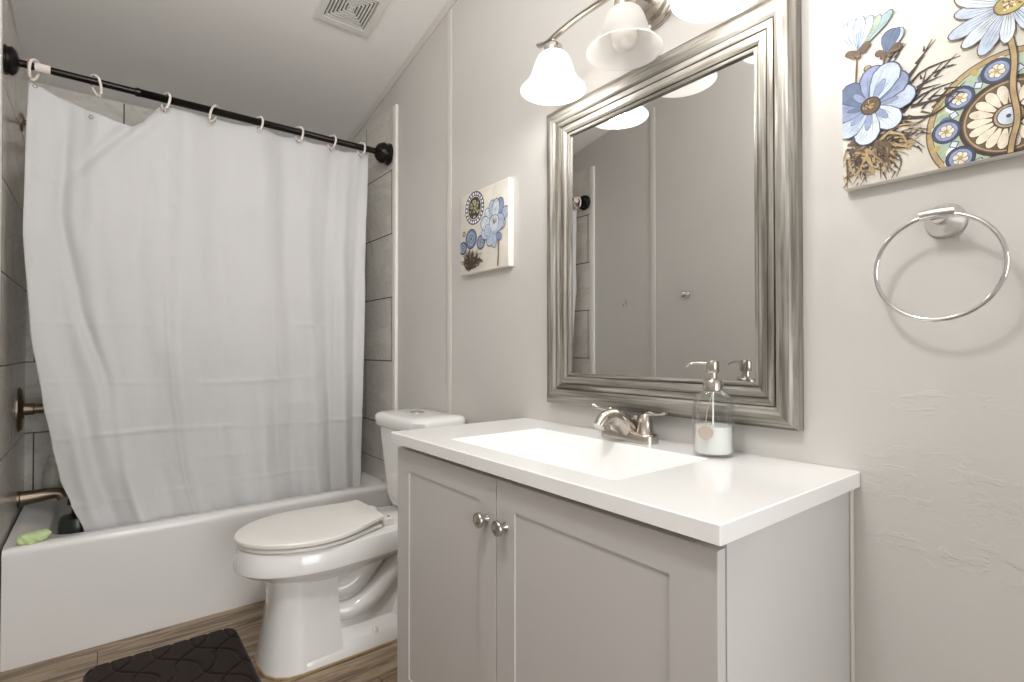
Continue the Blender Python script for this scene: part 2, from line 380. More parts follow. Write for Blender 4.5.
bm = BM(); lathe(bm, [(0, 0), (.033, 0), (.033, .006), (.030, .009), (0, .009)], (XL + .0102, YV, .436), (1, 0, 0), 32); obj('wall_flange', bm, m_bronze, t)
t = thing('wall_shower', 'bronze shower head on its arm high on the tiled wall beside the curtain', 'shower head', (XL + .010, YV, 1.93))
bm = BM(); lathe(bm, [(0, 0), (.036, 0), (.035, .004), (.020, .010), (0, .010)], (XL + .010, YV, 1.935), (1, 0, 0), 32); obj('wall_flange', bm, m_bronze, t)
bm = BM(); tube(bm, smooth_path([(XL + .012, YV, 1.935), (XL + .07, YV, 1.937), (XL + .13, YV, 1.92), (XL + .18, YV, 1.875)], 6), .0105, 16); obj('arm_pipe', bm, m_bronze, t)
bm = BM(); lathe(bm, [(0, -.005), (.013, 0), (.016, .02), (.034, .045), (.038, .055), (.034, .058), (0, .056)], (XL + .178, YV, 1.878), (.62, 0, -.78), 32); obj('spray_head', bm, m_bronze, t)

# ------------------------------------------------------------------ things on the tub
bm = BM(); bmesh.ops.create_icosphere(bm, subdivisions=5, radius=1)
for v in bm.verts:
    p = v.co.copy(); k = 1 + .06 * math.sin(9 * p.x + 2) * math.sin(8 * p.y) + .05 * math.sin(14 * p.x + 5 * p.z) + (.10 * math.exp(-((p.x - .75) / .35) ** 2) if p.z > 0 else 0)
    s = lambda c: math.copysign(abs(c) ** .8, c)
    v.co = Vector((s(p.x) * .041 * k, s(p.y) * .026 * k, max(-.0165, s(p.z) * .0175 * k + .003 * p.x)))
    v.co = Matrix.Rotation(0.12, 3, 'Z') @ v.co + Vector((-.172, 2.372, ZR + .0172))
o = obj('bath_sponge', bm, m_sponge); tag(o, 'small light green bath sponge on the front corner of the white tub rim', 'sponge')
m_pale = mat('pale_bottle_plastic', srgb(228, 226, 216), 0.3); m_dark = mat('dark_green_bottle', srgb(44, 52, 44), 0.25); m_cap = mat('dark_cap_plastic', srgb(26, 24, 34), 0.35)
m_red = mat('rust_label', srgb(120, 72, 50), 0.5)
bc = (-.155, 3.02, ZR)
t = thing('shampoo_bottle', 'pale rounded bottle standing on the far ledge of the tub behind the spout', 'bottle', bc)
bm = BM(); lathe(bm, [(0, 0), (.050, 0), (.058, .005), (.062, .05), (.060, .11), (.050, .140), (.026, .156), (0, .158)], bc, n=32, sy=.6); obj('bottle_body', bm, m_pale, t)
bm = BM(); lathe(bm, [(0, 0), (.018, 0), (.018, .020), (.015, .024), (0, .024)], (bc[0], bc[1], bc[2] + .154), n=24); obj('cap', bm, m_pale, t)
bm = BM()
for k in range(10):
    a = -0.9 + k * .2; 
    if k < 9:
        q = [(bc[0] + .0615 * math.cos(b - PI / 2 + .35), bc[1] + .6 * .0635 * math.sin(b - PI / 2 + .35) , z) for b, z in ((a, bc[2] + .09 + .006 * abs(k - 4.5)), (a + .2, bc[2] + .09 + .006 * abs(k - 3.5)), (a + .2, bc[2] + .10 + .004 * abs(k - 3.5)), (a, bc[2] + .10 + .004 * abs(k - 4.5)))]
        bm.faces.new([bm.verts.new(p) for p in q])
obj('label_mark', bm, m_cap, t, False)
m_puff = mat('mottled_net', srgb(206, 194, 172), 0.8); v_ = coords(m_puff)
L(m_puff, ramp(m_puff, noise(m_puff, v_, 70, 3), [(0.42, srgb(60, 54, 44)), (0.5, srgb(150, 140, 110)), (0.6, srgb(214, 204, 186))]), P(m_puff).inputs['Base Color'])
bm = BM(); bmesh.ops.create_icosphere(bm, subdivisions=5, radius=.05)
for v in bm.verts:
    d = v.co.normalized(); v.co *= 1 + .10 * math.sin(13 * d.x + 3 * d.z) * math.sin(15 * d.y + 2) + .06 * math.sin(27 * d.z + 9 * d.x); v.co += Vector((-.06, 3.018, ZR + .0555))
o = obj('bath_pouf', bm, m_puff); tag(o, 'mottled brown and cream bath pouf on the far tub ledge beside the pale bottle', 'bath pouf')
bc = (-.062, 2.530, .0725)
t = thing('cleaner_bottle', 'tall dark green bottle with a near-black cap standing inside the tub behind the curtain edge', 'bottle', bc)
bm = BM(); lathe(bm, [(0, 0), (.050, 0), (.055, .006), (.055, .325), (.050, .342), (.020, .350), (0, .350)], bc, n=32); obj('bottle_body', bm, m_dark, t)
bm = BM(); lathe(bm, [(0, 0), (.017, 0), (.017, .035), (.030, .04), (.028, .062), (0, .066)], (bc[0], bc[1], bc[2] + .348), n=24); obj('cap', bm, m_cap, t)

# ------------------------------------------------------------------ curtain rod, rings, curtain
YR, ZRD = 2.368, 1.977
t = thing('curtain_rod', 'black tension curtain rod with round end cups spanning the tub', 'curtain rod', (XL + .011, YR, ZRD))
bm = BM(); tube(bm, [(XL + .03, YR, ZRD), (0.10, YR, ZRD)], .0120, 20); obj('inner_tube', bm, m_black, t)
bm = BM(); tube(bm, [(0.095, YR, ZRD), (XR - .03, YR, ZRD)], .0140, 20); lathe(bm, [(.0140, 0), (.0152, .001), (.0152, .016), (.0140, .017)], (0.095, YR, ZRD), (1, 0, 0), 20); obj('outer_tube', bm, m_black, t)
prof = [(0, 0), (.036, 0), (.040, .004), (.040, .010), (.037, .013), (.037, .026), (.039, .029), (.038, .036), (.030, .052), (.020, .060), (.013, .064), (0.0, .064)]
for xb, ax, kr, kh in ((XL + .0105, (1, 0, 0), 1.18, .56), (XR - .0105, (-1, 0, 0), 1.28, 1.15)):
    bm = BM(); lathe(bm, [(r * kr, h * kh) for r, h in prof], (xb, YR, ZRD), ax, 40); obj('end_cup', bm, m_black, t)
bm = BM(); tube(bm, [(-.178, YR, ZRD), (-.138, YR, ZRD)], .0150, 20); obj('white_sleeve', bm, m_ring, t)['label'] = 'white plastic sleeve on the rod'

topz = [(-.195, 1.945), (-.17, 1.925), (-.114, 1.905), (-.025, 1.874), (.045, 1.858), (.09, 1.860), (.115, 1.880), (.175, 1.958), (.19, 1.962), (.25, 1.955), (.302, 1.955), (.354, 1.962), (.429, 1.955), (.515, 1.962), (.598, 1.953), (.676, 1.960), (.745, 1.948), (.82, 1.957), (.885, 1.947), (.957, 1.957), (1.001, 1.962)]
xl_t = [(0.25, -.010), (.378, -.041), (.481, -.078), (.574, -.108), (.70, -.13), (.856, -.155), (1.094, -.187), (1.427, -.207), (1.694, -.203), (1.935, -.195)]
xr_t = [(.30, .987), (.788, .995), (1.50, .994), (1.976, 1.001)]
def curt_y(x, z, s):
    t = max(0, min(1, (1.96 - z) / 1.55)); y = YR + .0215 + .050 * t
    y += .012 * mnoise.noise(Vector((x * 5, z * 2.2, 1))) * (.3 + t) + .0055 * mnoise.noise(Vector((x * 12, z * 6, 5))) + .0012 * mnoise.noise(Vector((x * 34, z * 22, 9)))
    amp = .35 + .65 * t
    for c, wd, a in ((.075, .030, .012), (.16, .022, -.008), (.27, .035, .010), (.37, .03, -.010), (.47, .04, .010), (.60, .035, -.010), (.70, .03, .011), (.79, .028, -.011), (.86, .02, .012), (.92, .02, -.012), (.97, .015, .008)):
        cc = c + .012 * math.sin(2.2 * z + 9 * c); y += 1.7 * a * amp * math.exp(-((s - cc) / wd) ** 2)
    y += .005 * math.sin(30 * s + 3 * z) * (1 - t) + .0025 * math.sin(55 * s + 4.5 * z)
    # gathered flap at the slumped left end: a soft valley running down and inwards
    g = interp([(0.3, .10), (.9, .02), (1.2, -.06), (1.5, -.11), (1.8, -.10), (1.95, -.08)], z)
    y += .019 * math.exp(-((x - g) / .020) ** 2) * min(1, max(0, (1.90 - z) / .25)) * min(1, max(0, (z - .35) / .5))
    g2 = interp([(0.3, .02), (.62, -.05), (.78, -.07), (1.1, -.15)], z)
    y -= .022 * math.exp(-((x - g2) / .025) ** 2) * math.exp(-((z - .65) / .22) ** 2)
    # the diagonal fold from the loose grommet up to the next ring
    ln = (x - .19) * .74 - (z - 1.965) * .67
    d = abs((x - .19) * (-.37) / .64 + 0)
    px, pz = x - .19, z - 1.965; ux, uz = -.62, -.785
    along = px * ux + pz * uz; off = px * uz - pz * ux
    if -.02 < along < .44:
        k = math.sin(PI * min(1, max(0, (along + .02) / .46))) ** .6
        y += (.015 * math.exp(-((off - .018) / .018) ** 2) - .009 * math.exp(-((off + .012) / .018) ** 2)) * k
    # packing creases
    for zz, a in ((1.13, .0030), (.905, .0060), (.80, .0022), (.71, .0062), (.585, .0028), (.48, .0055), (1.38, .0016), (1.62, .0014)):
        dz = z - zz - .010 * math.sin(6 * s + zz * 9); y -= a * math.exp(-(dz / .005) ** 2) * (0.4 + .6 * max(0, math.sin(9 * s + zz * 17)))
    for ss, a in ((.33, .0015), (.66, .0015), (.875, .002)):
        y -= a * math.exp(-((s - ss) / .004) ** 2) * (1 if z < 1.3 else .3)
    return y
cur = thing('shower_curtain', 'white vinyl shower curtain hanging from the black rod into the tub', 'shower curtain', (0.4, YR, 1.96))
bm = BM(); NX, NZ = 260, 190; grid = []
for i in range(NX + 1):
    s = i / NX; col = []
    zt_ = interp(topz, -.195 + s * 1.196)
    for j in range(NZ + 1):
        z = zt_ + (0.325 - zt_) * j / NZ
        a, b = interp(xl_t, z), interp(xr_t, z); x = a + (b - a) * s
        col.append(bm.verts.new((x, curt_y(x, z, s), z)))
    grid.append(col)
for i in range(NX):
    for j in range(NZ): bm.faces.new((grid[i][j], grid[i + 1][j], grid[i + 1][j + 1], grid[i][j + 1]))
o = obj('curtain_sheet', bm, m_curt, cur, angle=180); md = o.modifiers.new('thickness', 'SOLIDIFY'); md.thickness = .0012
ring_x = [-.178, -.02, .19, .353, .515, .676, .82, .956]
def grommet(x, z, y):
    bm = BM(); tube(bm, [(x + .006 * math.cos(a), y - .0012, z + .006 * math.sin(a)) for a in [2 * PI * k / 16 for k in range(16)]], .0016, 8, closed=True); return bm
for k, gx in enumerate(ring_x):
    if k == 1: gx, gz = -.03, interp(topz, -.03) - .020
    else: gz = interp(topz, gx) - .010
    obj('grommet', grommet(gx, gz, curt_y(gx, gz, (gx + .2) / 1.2) - .0012), m_nickel, cur)
names = ['second curtain ring from the left, hanging empty on the black rod']
def ring_mesh(x, drop, tilt=0.0, yaw=.6, n=22):
    bm = BM(); pts = []
    for k in range(n + 1):
        a = -0.55 * PI + (2 * PI * .95) * k / n
        yy = math.cos(a) * .0225; zz = math.sin(a) * .0205
        if zz < 0: zz *= drop / .0205
        pts.append((x + tilt * zz + yy * math.sin(yaw), YR + yy * math.cos(yaw), ZRD + zz + .001))
    tube(bm, pts, .0044, 10); return bm
labels = ['leftmost white curtain ring holding the curtain corner next to the rod end cup', 'white curtain ring hanging empty above the loose slumped stretch of curtain',
 'white curtain ring where the slumped curtain top rises back to the rod, third from left', 'doubled-looking white curtain ring fourth from the left on the black rod', 'white curtain ring fifth from the left on the black rod',
 'white curtain ring third from the right on the black rod', 'white curtain ring second from the right on the black rod', 'rightmost white curtain ring at the curtain corner near the right end cup']
for k, gx in enumerate(ring_x):
    dz = (.046, .048, .042, .043, .040, .040, .040, .038)[k]
    o = obj('curtain_ring', ring_mesh(gx, dz, (.15, -.25, .1, .35, .05, 0, .05, -.05)[k], (.5, -.6, -.55, .6, -.5, -.55, -.5, -.55)[k]), m_ring)
    tag(o, labels[k], 'curtain ring', 'curtain rings on the black rod')
bm = BM(); n = 20; tube(bm, [(-.193 , YR + .0185 * math.cos(a), ZRD + .0185 * math.sin(a) - .002) for a in [2 * PI * k / n for k in range(n)]], .0035, 10, closed=True)
o = obj('curtain_ring', bm, m_pink); tag(o, 'small pink ring on the rod at the far left beside the black end cup', 'curtain ring')

# ------------------------------------------------------------------ toilet
YC = 1.852
toi = thing('toilet', 'white two-piece toilet with closed lid beside the grey vanity', 'toilet', (0.75, YC, 0))
def egg(xf, xb, hw, z, n=56, sq=2.25, cx=None, rear=1.0):
    """plan outline: pointed-round front at xf, squarer back at xb; rear scales the half width at the back"""
    cx = cx if cx is not None else xf + (xb - xf) * .52; out = []
    for k in range(n):
        a = 2 * PI * k / n; c, s = math.cos(a), math.sin(a)
        if c < 0: x = cx + (cx - xf) * math.copysign(abs(c) ** (2 / 2.15), c); y = hw * math.copysign(abs(s) ** (2 / 2.15), s)
        else:
            e = 2 / 3.2; x = cx + (xb - cx) * abs(c) ** e; y = hw * math.copysign(abs(s) ** e, s); y *= 1 - (1 - rear) * ((x - cx) / (xb - cx)) ** 1.5
        out.append(Vector((x, YC + y, z)))
    return out
bm = BM()
E_ = lambda xf, xb, hw, z, r: egg(xf, xb, hw, z, cx=.60, rear=r)
rings = [E_(.358, 1.06, .150, .399, .82), E_(.350, 1.06, .168, .396, .76), E_(.346, 1.06, .175, .385, .72), E_(.337, 1.06, .182, .342, .68), E_(.338, 1.055, .181, .330, .66),
         E_(.350, 1.045, .170, .320, .64), E_(.390, 1.02, .142, .300, .60), E_(.422, .97, .118, .283, .58), E_(.440, .90, .102, .268, .55), E_(.452, .86, .090, .250, .5)]
loft(bm, rings); obj('bowl', bm, m_porc, toi, angle=30)
bm = BM()   # front column of the pedestal, with crisp corners, and the foot that runs back to the wall
def sq_ring(xa, xb, ya, z, fr):   # rounded front, flat sides
    out = []
    for k in range(9):
        a = PI / 2 + PI * k / 8; out.append(Vector((xa + fr + fr * math.cos(a), YC + ya * math.copysign(abs(math.sin(a)) ** .7, math.sin(a)), z)))
    for y, x in ((-ya, (xa + xb) / 2), (-ya * .98, xb), (ya * .98, xb), (ya, (xa + xb) / 2)): out.append(Vector((x, YC + y, z)))
    return out
loft(bm, [sq_ring(.408, .645, .132, 0, .10), sq_ring(.410, .643, .130, .02, .10), sq_ring(.424, .638, .117, .10, .09), sq_ring(.436, .634, .106, .19, .08), sq_ring(.436, .632, .104, .245, .08), sq_ring(.436, .63, .104, .285, .08)])
loft(bm, [sq_ring(.43, 1.03, .132, 0, .1), sq_ring(.43, 1.03, .130, .028, .1), sq_ring(.45, 1.02, .112, .05, .1), sq_ring(.50, 1.01, .075, .075, .08), sq_ring(.52, 1.0, .055, .25, .06), sq_ring(.52, 1.0, .065, .36, .06)])
obj('pedestal', bm, m_porc, toi, angle=38)
bm = BM()   # the trapway bulging from both flanks
for sgn in (-1, 1):
    for pth, rd in (([(.60, .055, .155), (.68, .072, .135), (.76, .078, .165), (.83, .076, .23), (.90, .070, .30), (.95, .06, .345)], [.026, .034, .037, .036, .034, .032]),
                    ([(.58, .050, .235), (.65, .070, .215), (.71, .078, .24), (.77, .074, .29), (.83, .066, .345)], [.026, .032, .034, .032, .030]),
                    ([(.86, .05, .06), (.90, .062, .10), (.96, .066, .17), (1.0, .06, .25)], [.035, .045, .046, .04])):
        pts = smooth_path([(x, YC + sgn * y, z) for x, y, z in pth], 7); n_ = len(pts)
        rr = [interp([(i / (len(rd) - 1), r) for i, r in enumerate(rd)], k / (n_ - 1)) for k in range(n_)]
        tube(bm, pts, rr, 20)
obj('trapway', bm, m_porc, toi, angle=60)
for sgn in (-1, 1):
    bm = BM(); lathe(bm, [(0, .018), (.006, .017), (.011, .010), (.012, 0), (0, 0)], (.76, YC + sgn * .108, .045), n=20); obj('bolt_cap', bm, m_plastic, toi)
def lid_ring(z, inset, lift=0.0, xr=.787):
    out = []; xf, n = .338 + inset, 30       # half width along the length, from the tip to the squared hinge end
    W_ = [(0, 0), (.01, .030), (.03, .058), (.07, .090), (.14, .126), (.25, .160), (.38, .180), (.50, .186), (.62, .182), (.74, .166), (.84, .146), (.92, .131), (1.0, .122)]
    def hw(f):
        for (p, q), (r, t_) in zip(W_, W_[1:]):
            if f <= r: return q + (t_ - q) * (f - p) / (r - p)
        return W_[-1][1]
    fs = [(k / n) ** 1.7 for k in range(n + 1)]
    def zz(f): return z + lift * max(0, (f - .45) / .55) ** 2
    for f in fs: out.append(Vector((xf + (xr - inset - xf) * f, YC - max(0, hw(f) - (inset if f > 0 else 0)), zz(f))))
    for q in (-.5, 0, .5): out.append(Vector((xr - inset + .004 * (1 - abs(q)), YC + q * 2 * .5 * hw(1), zz(1))))
    for f in reversed(fs[1:]): out.append(Vector((xf + (xr - inset - xf) * f, YC + max(0, hw(f) - inset), zz(f))))
    return out
def lid_shape(z0, z1, grow=0.0, lift=0.0):
    bm = BM(); g = -grow
    loft(bm, [lid_ring(z0, g + .006, lift), lid_ring(z0 + .003, g, lift), lid_ring(z1 - .005, g, lift), lid_ring(z1 - .0015, g + .0025, lift), lid_ring(z1, g + .008, lift), lid_ring(z1 + .001, g + .06, lift)]); return bm
obj('seat', lid_shape(.400, .414, -.005, .004), m_plastic, toi, angle=35)
obj('lid', lid_shape(.4165, .434, .001, .016), m_plastic, toi, angle=35)
for sgn in (-1, 1):
    bm = BM(); box(bm, (.794, YC + sgn * .075 - .022, .3985), (.838, YC + sgn * .075 + .022, .424), .006, 3); obj('hinge', bm, m_plastic, toi)
# supply of chrome bits: seat bolt near the hinge
bm = BM(); lathe(bm, [(0, .004), (.006, .003), (.007, 0), (0, 0)], (.825, YC - .075, .4235), n=16); obj('hinge_pin', bm, m_chrome, toi)
bm = BM()
tk = lambda x0, x1, hw, r, z: rrect(x0, x1, YC - hw, YC + hw, r, z)
loft(bm, [tk(.935, 1.075, .130, .05, .399), tk(.918, 1.085, .152, .055, .418), tk(.908, 1.092, .165, .06, .46), tk(.886, 1.096, .188, .06, .735)])
obj('tank', bm, m_porc, toi, angle=50)
bm = BM()
loft(bm, [tk(.882, 1.098, .194, .06, .722), tk(.873, 1.102, .201, .065, .730), tk(.870, 1.104, .203, .065, .764), tk(.879, 1.101, .194, .062, .774), tk(.892, 1.09, .182, .055, .779), tk(.94, 1.03, .12, .03, .781)])
obj('tank_lid', bm, m_porc, toi, angle=50)
bm = BM(); lathe(bm, [(.027, 0), (.026, .004), (.020, .0055), (.019, .003), (.018, .003), (.017, .006), (0, .006)], (.985, YC + .01, .7805), n=32); obj('flush_button', bm, m_chrome, toi)
m_caulk = mat('brown_stained_caulk', srgb(176, 150, 112), 0.7)
pts = [p + Vector((0, 0, .003)) for p in sq_ring(.408, 1.03, .1335, 0, .10)]
bm = BM(); tube(bm, pts, .0035, 8, closed=True); obj('caulk_line', bm, m_caulk, toi)['label'] = 'stained caulk line around the foot'

# ------------------------------------------------------------------ bath mat
bm = BM(); nx, ny = 170, 290; X0, X1, Y0, Y1 = -.035, .398, 1.42, 2.165; g = []
for i in range(nx + 1):
    c = []
    for j in range(ny + 1):
        u, v = i / nx, j / ny; x = X0 + (X1 - X0) * u; y = Y0 + (Y1 - Y0) * v
        # round the corners
        r = .045; dx = max(abs(x - (X0 + X1) / 2) - ((X1 - X0) / 2 - r), 0); dy = max(abs(y - (Y0 + Y1) / 2) - ((Y1 - Y0) / 2 - r), 0)
        h = math.hypot(dx, dy); m_ = max(dx, dy)
        if dx > 0 and dy > 0 and h > 0:
            f_ = m_ / h; cx_ = (X0 + X1) / 2 + math.copysign((X1 - X0) / 2 - r, x - (X0 + X1) / 2); cy_ = (Y0 + Y1) / 2 + math.copysign((Y1 - Y0) / 2 - r, y - (Y0 + Y1) / 2)
            x2, y2 = cx_ + (x - cx_) * f_, cy_ + (y - cy_) * f_; ed = r - m_
        else: x2, y2 = x, y; ed = min(r, r - m_) if m_ > 0 else r
        z = .004 + .013 * (1 - (1 - min(1, ed / .014)) ** 2)
        p_ = (x * 1.0 + y * .62) * 29 + .5 * math.sin(y * 34); q_ = (x * 1.0 - y * .62) * 29 + .5 * math.sin(y * 34 + 2)
        for a in (p_, q_):
            d = abs((a % PI) - PI / 2) / 29; z -= .0065 * math.exp(-(d / .0040) ** 2) * min(1, ed / .014)
        ang = .0; xc, yc = .40, 1.80; xx, yy = x2 - xc, y2 - yc
        c.append(bm.verts.new((xc + xx * math.cos(ang) - yy * math.sin(ang), yc + xx * math.sin(ang) + yy * math.cos(ang), z)))
    g.append(c)
for i in range(nx):
    for j in range(ny): bm.faces.new((g[i][j], g[i + 1][j], g[i + 1][j + 1], g[i][j + 1]))
bd = [e for e in bm.edges if e.is_boundary]; r_ = bmesh.ops.extrude_edge_only(bm, edges=bd)
for v in [q for q in r_['geom'] if isinstance(q, bmesh.types.BMVert)]: v.co.z = 0.0005
o = obj('bath_mat', bm, m_mat, angle=70); tag(o, 'dark brown plush bath mat with quilted diamond lines on the wood floor', 'bath mat')

# ------------------------------------------------------------------ vanity
HC = .802; XV = .630; Y0, Y1 = .368, 1.345
van = thing('vanity_cabinet', 'grey two-door vanity cabinet under the white sink top', 'cabinet', (.89, .85, 0))
bm = BM()
cy0, cy1, cx0, th = Y0 + .014, Y1 - .003, XV + .040, .016
box(bm, (cx0, cy0, 0), (XR - .002, cy0 + th, .773), .001)            # near side
box(bm, (cx0, cy1 - th, 0), (XR - .002, cy1, .773), .001)            # far side
box(bm, (cx0, cy0 + th, .085), (XR - .002, cy1 - th, .101)); box(bm, (XR - .012, cy0 + th, .10), (XR - .002, cy1 - th, .773))
box(bm, (cx0, cy0 + th, .725), (cx0 + .018, cy1 - th, .773)); box(bm, (cx0, cy0 + th, .085), (cx0 + .018, cy1 - th, .12)); box(bm, (cx0, .84, .12), (cx0 + .018, .90, .725))
box(bm, (cx0 + .05, cy0 + th, 0), (cx0 + .062, cy1 - th, .085))
obj('cabinet_body', bm, m_cab, van)
bm = BM(); box(bm, (XR - .016, cy0 - .0035, 0), (XR - .0005, cy0 - .0002, .772), .001); obj('scribe_strip', bm, m_batten, van)
def door(ya, yb, sa, sb):
    xa, xb = XV + .019, XV + .037; za, zb = .098, .759; bm = BM()
    def q(y0, y1, z0, z1, x): return [Vector((x, y0, z0)), Vector((x, y1, z0)), Vector((x, y1, z1)), Vector((x, y0, z1))]
    loft(bm, [q(ya, yb, za, zb, xb), q(ya, yb, za, zb, xa + .0012), q(ya + .0012, yb - .0012, za + .0012, zb - .0012, xa),
              q(ya + sa, yb - sb, za + .056, zb - .056, xa), q(ya + sa + .0008, yb - sb - .0008, za + .0568, zb - .0568, xa + .0032)])
    return obj('door', bm, m_cab, van, angle=25)
YM = .882
d1 = door(cy0 + .001, YM - .0015, .076, .060); d2 = door(YM + .0015, cy1 - .001, .060, .068)
for d_, ky in ((d1, YM - .033), (d2, YM + .033)):
    bm = BM(); lathe(bm, [(0, -.001), (.0095, -.001), (.0085, .003), (.0060, .007), (.0060, .014), (.0140, .0165), (.0160, .019), (.0160, .0235), (.0145, .0255), (.013, .0250), (.006, .0265), (0, .0268)], (XV + .019, ky, .669), (-1, 0, 0), 32)
    obj('knob', bm, m_nickel, d_)['label'] = 'round nickel knob'

top = thing('sink_countertop', 'glossy white countertop with a moulded rectangular basin on the grey cabinet', 'countertop', (.87, .85, .774))
bm = BM()
bx0, bx1, by0, by1 = .697, .992, .603, 1.142
def R4(x0, x1, y0, y1, z, r): return rrect(x0, x1, y0, y1, r, z, 5)
rings = [R4(XV, XR - .0005, Y0, Y1, HC - .028, .003), R4(XV, XR - .0005, Y0, Y1, HC - .002, .003), R4(XV + .002, XR - .0005, Y0 + .002, Y1 - .002, HC, .003), R4(XV + .004, XR - .003, Y0 + .004, Y1 - .004, HC, .003), R4(bx0 - .003, bx1 + .003, by0 - .003, by1 + .003, HC, .007),
         R4(bx0, bx1, by0, by1, HC, .006), R4(bx0 + .002, bx1 - .002, by0 + .002, by1 - .002, HC - .0015, .006), R4(bx0 + .005, bx1 - .004, by0 + .008, by1 - .009, HC - .006, .006),
         R4(bx0 + .018, bx1 - .020, by0 + .058, by1 - .085, HC - .068, .012), R4(bx0 + .024, bx1 - .026, by0 + .070, by1 - .105, HC - .078, .016), R4(bx0 + .06, bx1 - .06, by0 + .13, by1 - .17, HC - .084, .016)]
loft(bm, rings, cap0=False)
# underside ring and bowl outside
loft(bm, [R4(XV, XR - .0005, Y0, Y1, HC - .028, .003), R4(XV + .04, XR - .02, Y0 + .04, Y1 - .04, HC - .028, .003)], False, False)
loft(bm, [R4(XV + .04, XR - .02, Y0 + .04, Y1 - .04, HC - .028, .003), R4(bx0 + .0, bx1 + .0, by0 + .02, by1 - .04, HC - .085, .01), R4(bx0 + .05, bx1 - .05, by0 + .10, by1 - .14, HC - .094, .01)], False, True)
obj('sink_top', bm, m_count, top, angle=30)
bm = BM(); lathe(bm, [(0, .003), (.012, .004), (.020, .003), (.022, 0), (0, -.002)], (.845, .855, HC - .0835), n=28); obj('drain', bm, m_chrome, top)

# ------------------------------------------------------------------ faucet
FX, FY = 1.045, .857
t = thing('faucet', 'brushed nickel two-handle basin faucet on the back of the white sink top', 'faucet', (FX, FY, HC))
bm = BM(); loft(bm, [rrect(FX - .028, FX + .028, FY - .082, FY + .082, .027, HC + z, 8) if k == 0 else rrect(FX - .028 + k, FX + .028 - k, FY - .082 + k, FY + .082 - k, .027 - k, HC + z, 8) for k, z in ((0, .0002), (0, .017), (.002, .021), (.006, .023))])
obj('base_plate', bm, m_nickel, t)
bm = BM(); pts = smooth_path([(FX + .004, FY, HC + .018), (FX - .010, FY, HC + .033), (FX - .034, FY, HC + .050), (FX - .062, FY, HC + .064), (FX - .092, FY, HC + .060), (FX - .110, FY, HC + .042)], 7)
n_ = len(pts); rr = [interp([(0, .030), (.2, .029), (.45, .0225), (.75, .0165), (1, .0140)], k / (n_ - 1)) for k in range(n_)]; tube(bm, pts, rr, 24)
obj('spout', bm, m_nickel, t)
for sgn in (-1, 1):
    hy = FY + sgn * .051
    bm = BM(); lathe(bm, [(0, 0), (.0235, 0), (.0235, .004), (.0205, .008), (.0175, .028), (.0135, .045), (.010, .051), (0, .054)], (FX, hy, HC + .018), n=32); h_ = obj('handle', bm, m_nickel, t)
    bm = BM(); pts = smooth_path([(FX, hy - sgn * .004, HC + .060), (FX, hy + sgn * .008, HC + .071), (FX - .002, hy + sgn * .028, HC + .071), (FX - .004, hy + sgn * .048, HC + .073), (FX - .006, hy + sgn * .064, HC + .079)], 6)
    n_ = len(pts); tube(bm, pts, [interp([(0, .010), (.3, .008), (.6, .0045), (.85, .0055), (1, .006)], k / (n_ - 1)) for k in range(n_)], 14, sq=.75); obj('lever', bm, m_nickel, h_)
bm = BM(); lathe(bm, [(0, 0), (.0025, 0), (.0025, .032), (.0035, .034), (.0075, .042), (.0075, .046), (.004, .048), (0, .048)], (FX + .004, FY - .020, HC + .016), n=20); obj('lift_rod', bm, m_nickel, t)

# ------------------------------------------------------------------ soap dispenser
SX, SY = 1.034, .620
t = thing('soap_dispenser', 'ribbed clear glass soap dispenser with a nickel pump and white soap', 'soap dispenser', (SX, SY, HC))
rib = lambda a, h: .034 * math.cos(22 * a) if h > .062 and h < .128 else 0
bm = BM(); lathe(bm, [(0, .0005), (.036, .0005), (.0405, .004), (.0415, .010), (.0415, .06), (.0415, .066), (.0415, .10), (.0405, .112), (.036, .124), (.027, .134), (.0175, .140), (.0165, .146)], (SX, SY, HC), n=176, rib=rib)
lathe(bm, [(.0145, .146), (.0150, .140), (.024, .132), (.033, .122), (.0375, .112), (.0385, .10), (.0385, .066), (.0385, .01), (.036, .006), (0, .006)], (SX, SY, HC), n=88); obj('bottle', bm, m_glass, t, angle=60)
bm = BM(); lathe(bm, [(0, .0068), (.0355, .0068), (.0380, .0105), (.0380, .064), (0, .064)], (SX, SY, HC), n=48); obj('liquid_soap', bm, m_soap, t)
bm = BM(); lathe(bm, [(.0175, .138), (.0205, .140), (.0205, .158), (.0185, .161), (.0095, .163), (.0085, .166), (.0085, .178), (0, .178)], (SX, SY, HC), n=40); obj('collar', bm, m_nickel, t)
bm = BM(); lathe(bm, [(0, .176), (.0120, .176), (.0130, .178), (.0130, .198), (.0115, .202), (0, .203)], (SX, SY, HC), n=40)
tube(bm, smooth_path([(SX - .004, SY + .008, HC + .196), (SX - .012, SY + .026, HC + .197), (SX - .018, SY + .044, HC + .194), (SX - .021, SY + .052, HC + .189)], 5), .0028, 12); obj('pump_head', bm, m_nickel, t)
bm = BM(); tube(bm, [(SX, SY, HC + .012), (SX, SY, HC + .15)], .0018, 10); obj('dip_tube', bm, mat('clear_tube_plastic', (.85, .87, .86), .2), t)
fd = Vector((-SX, -SY, 0)).normalized(); sd = Vector((-fd.y, fd.x, 0))
tagc = Vector((SX, SY, HC + .054)) + fd * .0430 - sd * .015
bm = BM(); lathe(bm, [(0, -.001), (.0140, -.001), (.0148, 0), (.0140, .001), (0, .001)], tagc, fd, 36); obj('hang_tag', bm, m_tagm, t)['label'] = 'round rose-toned hang tag'
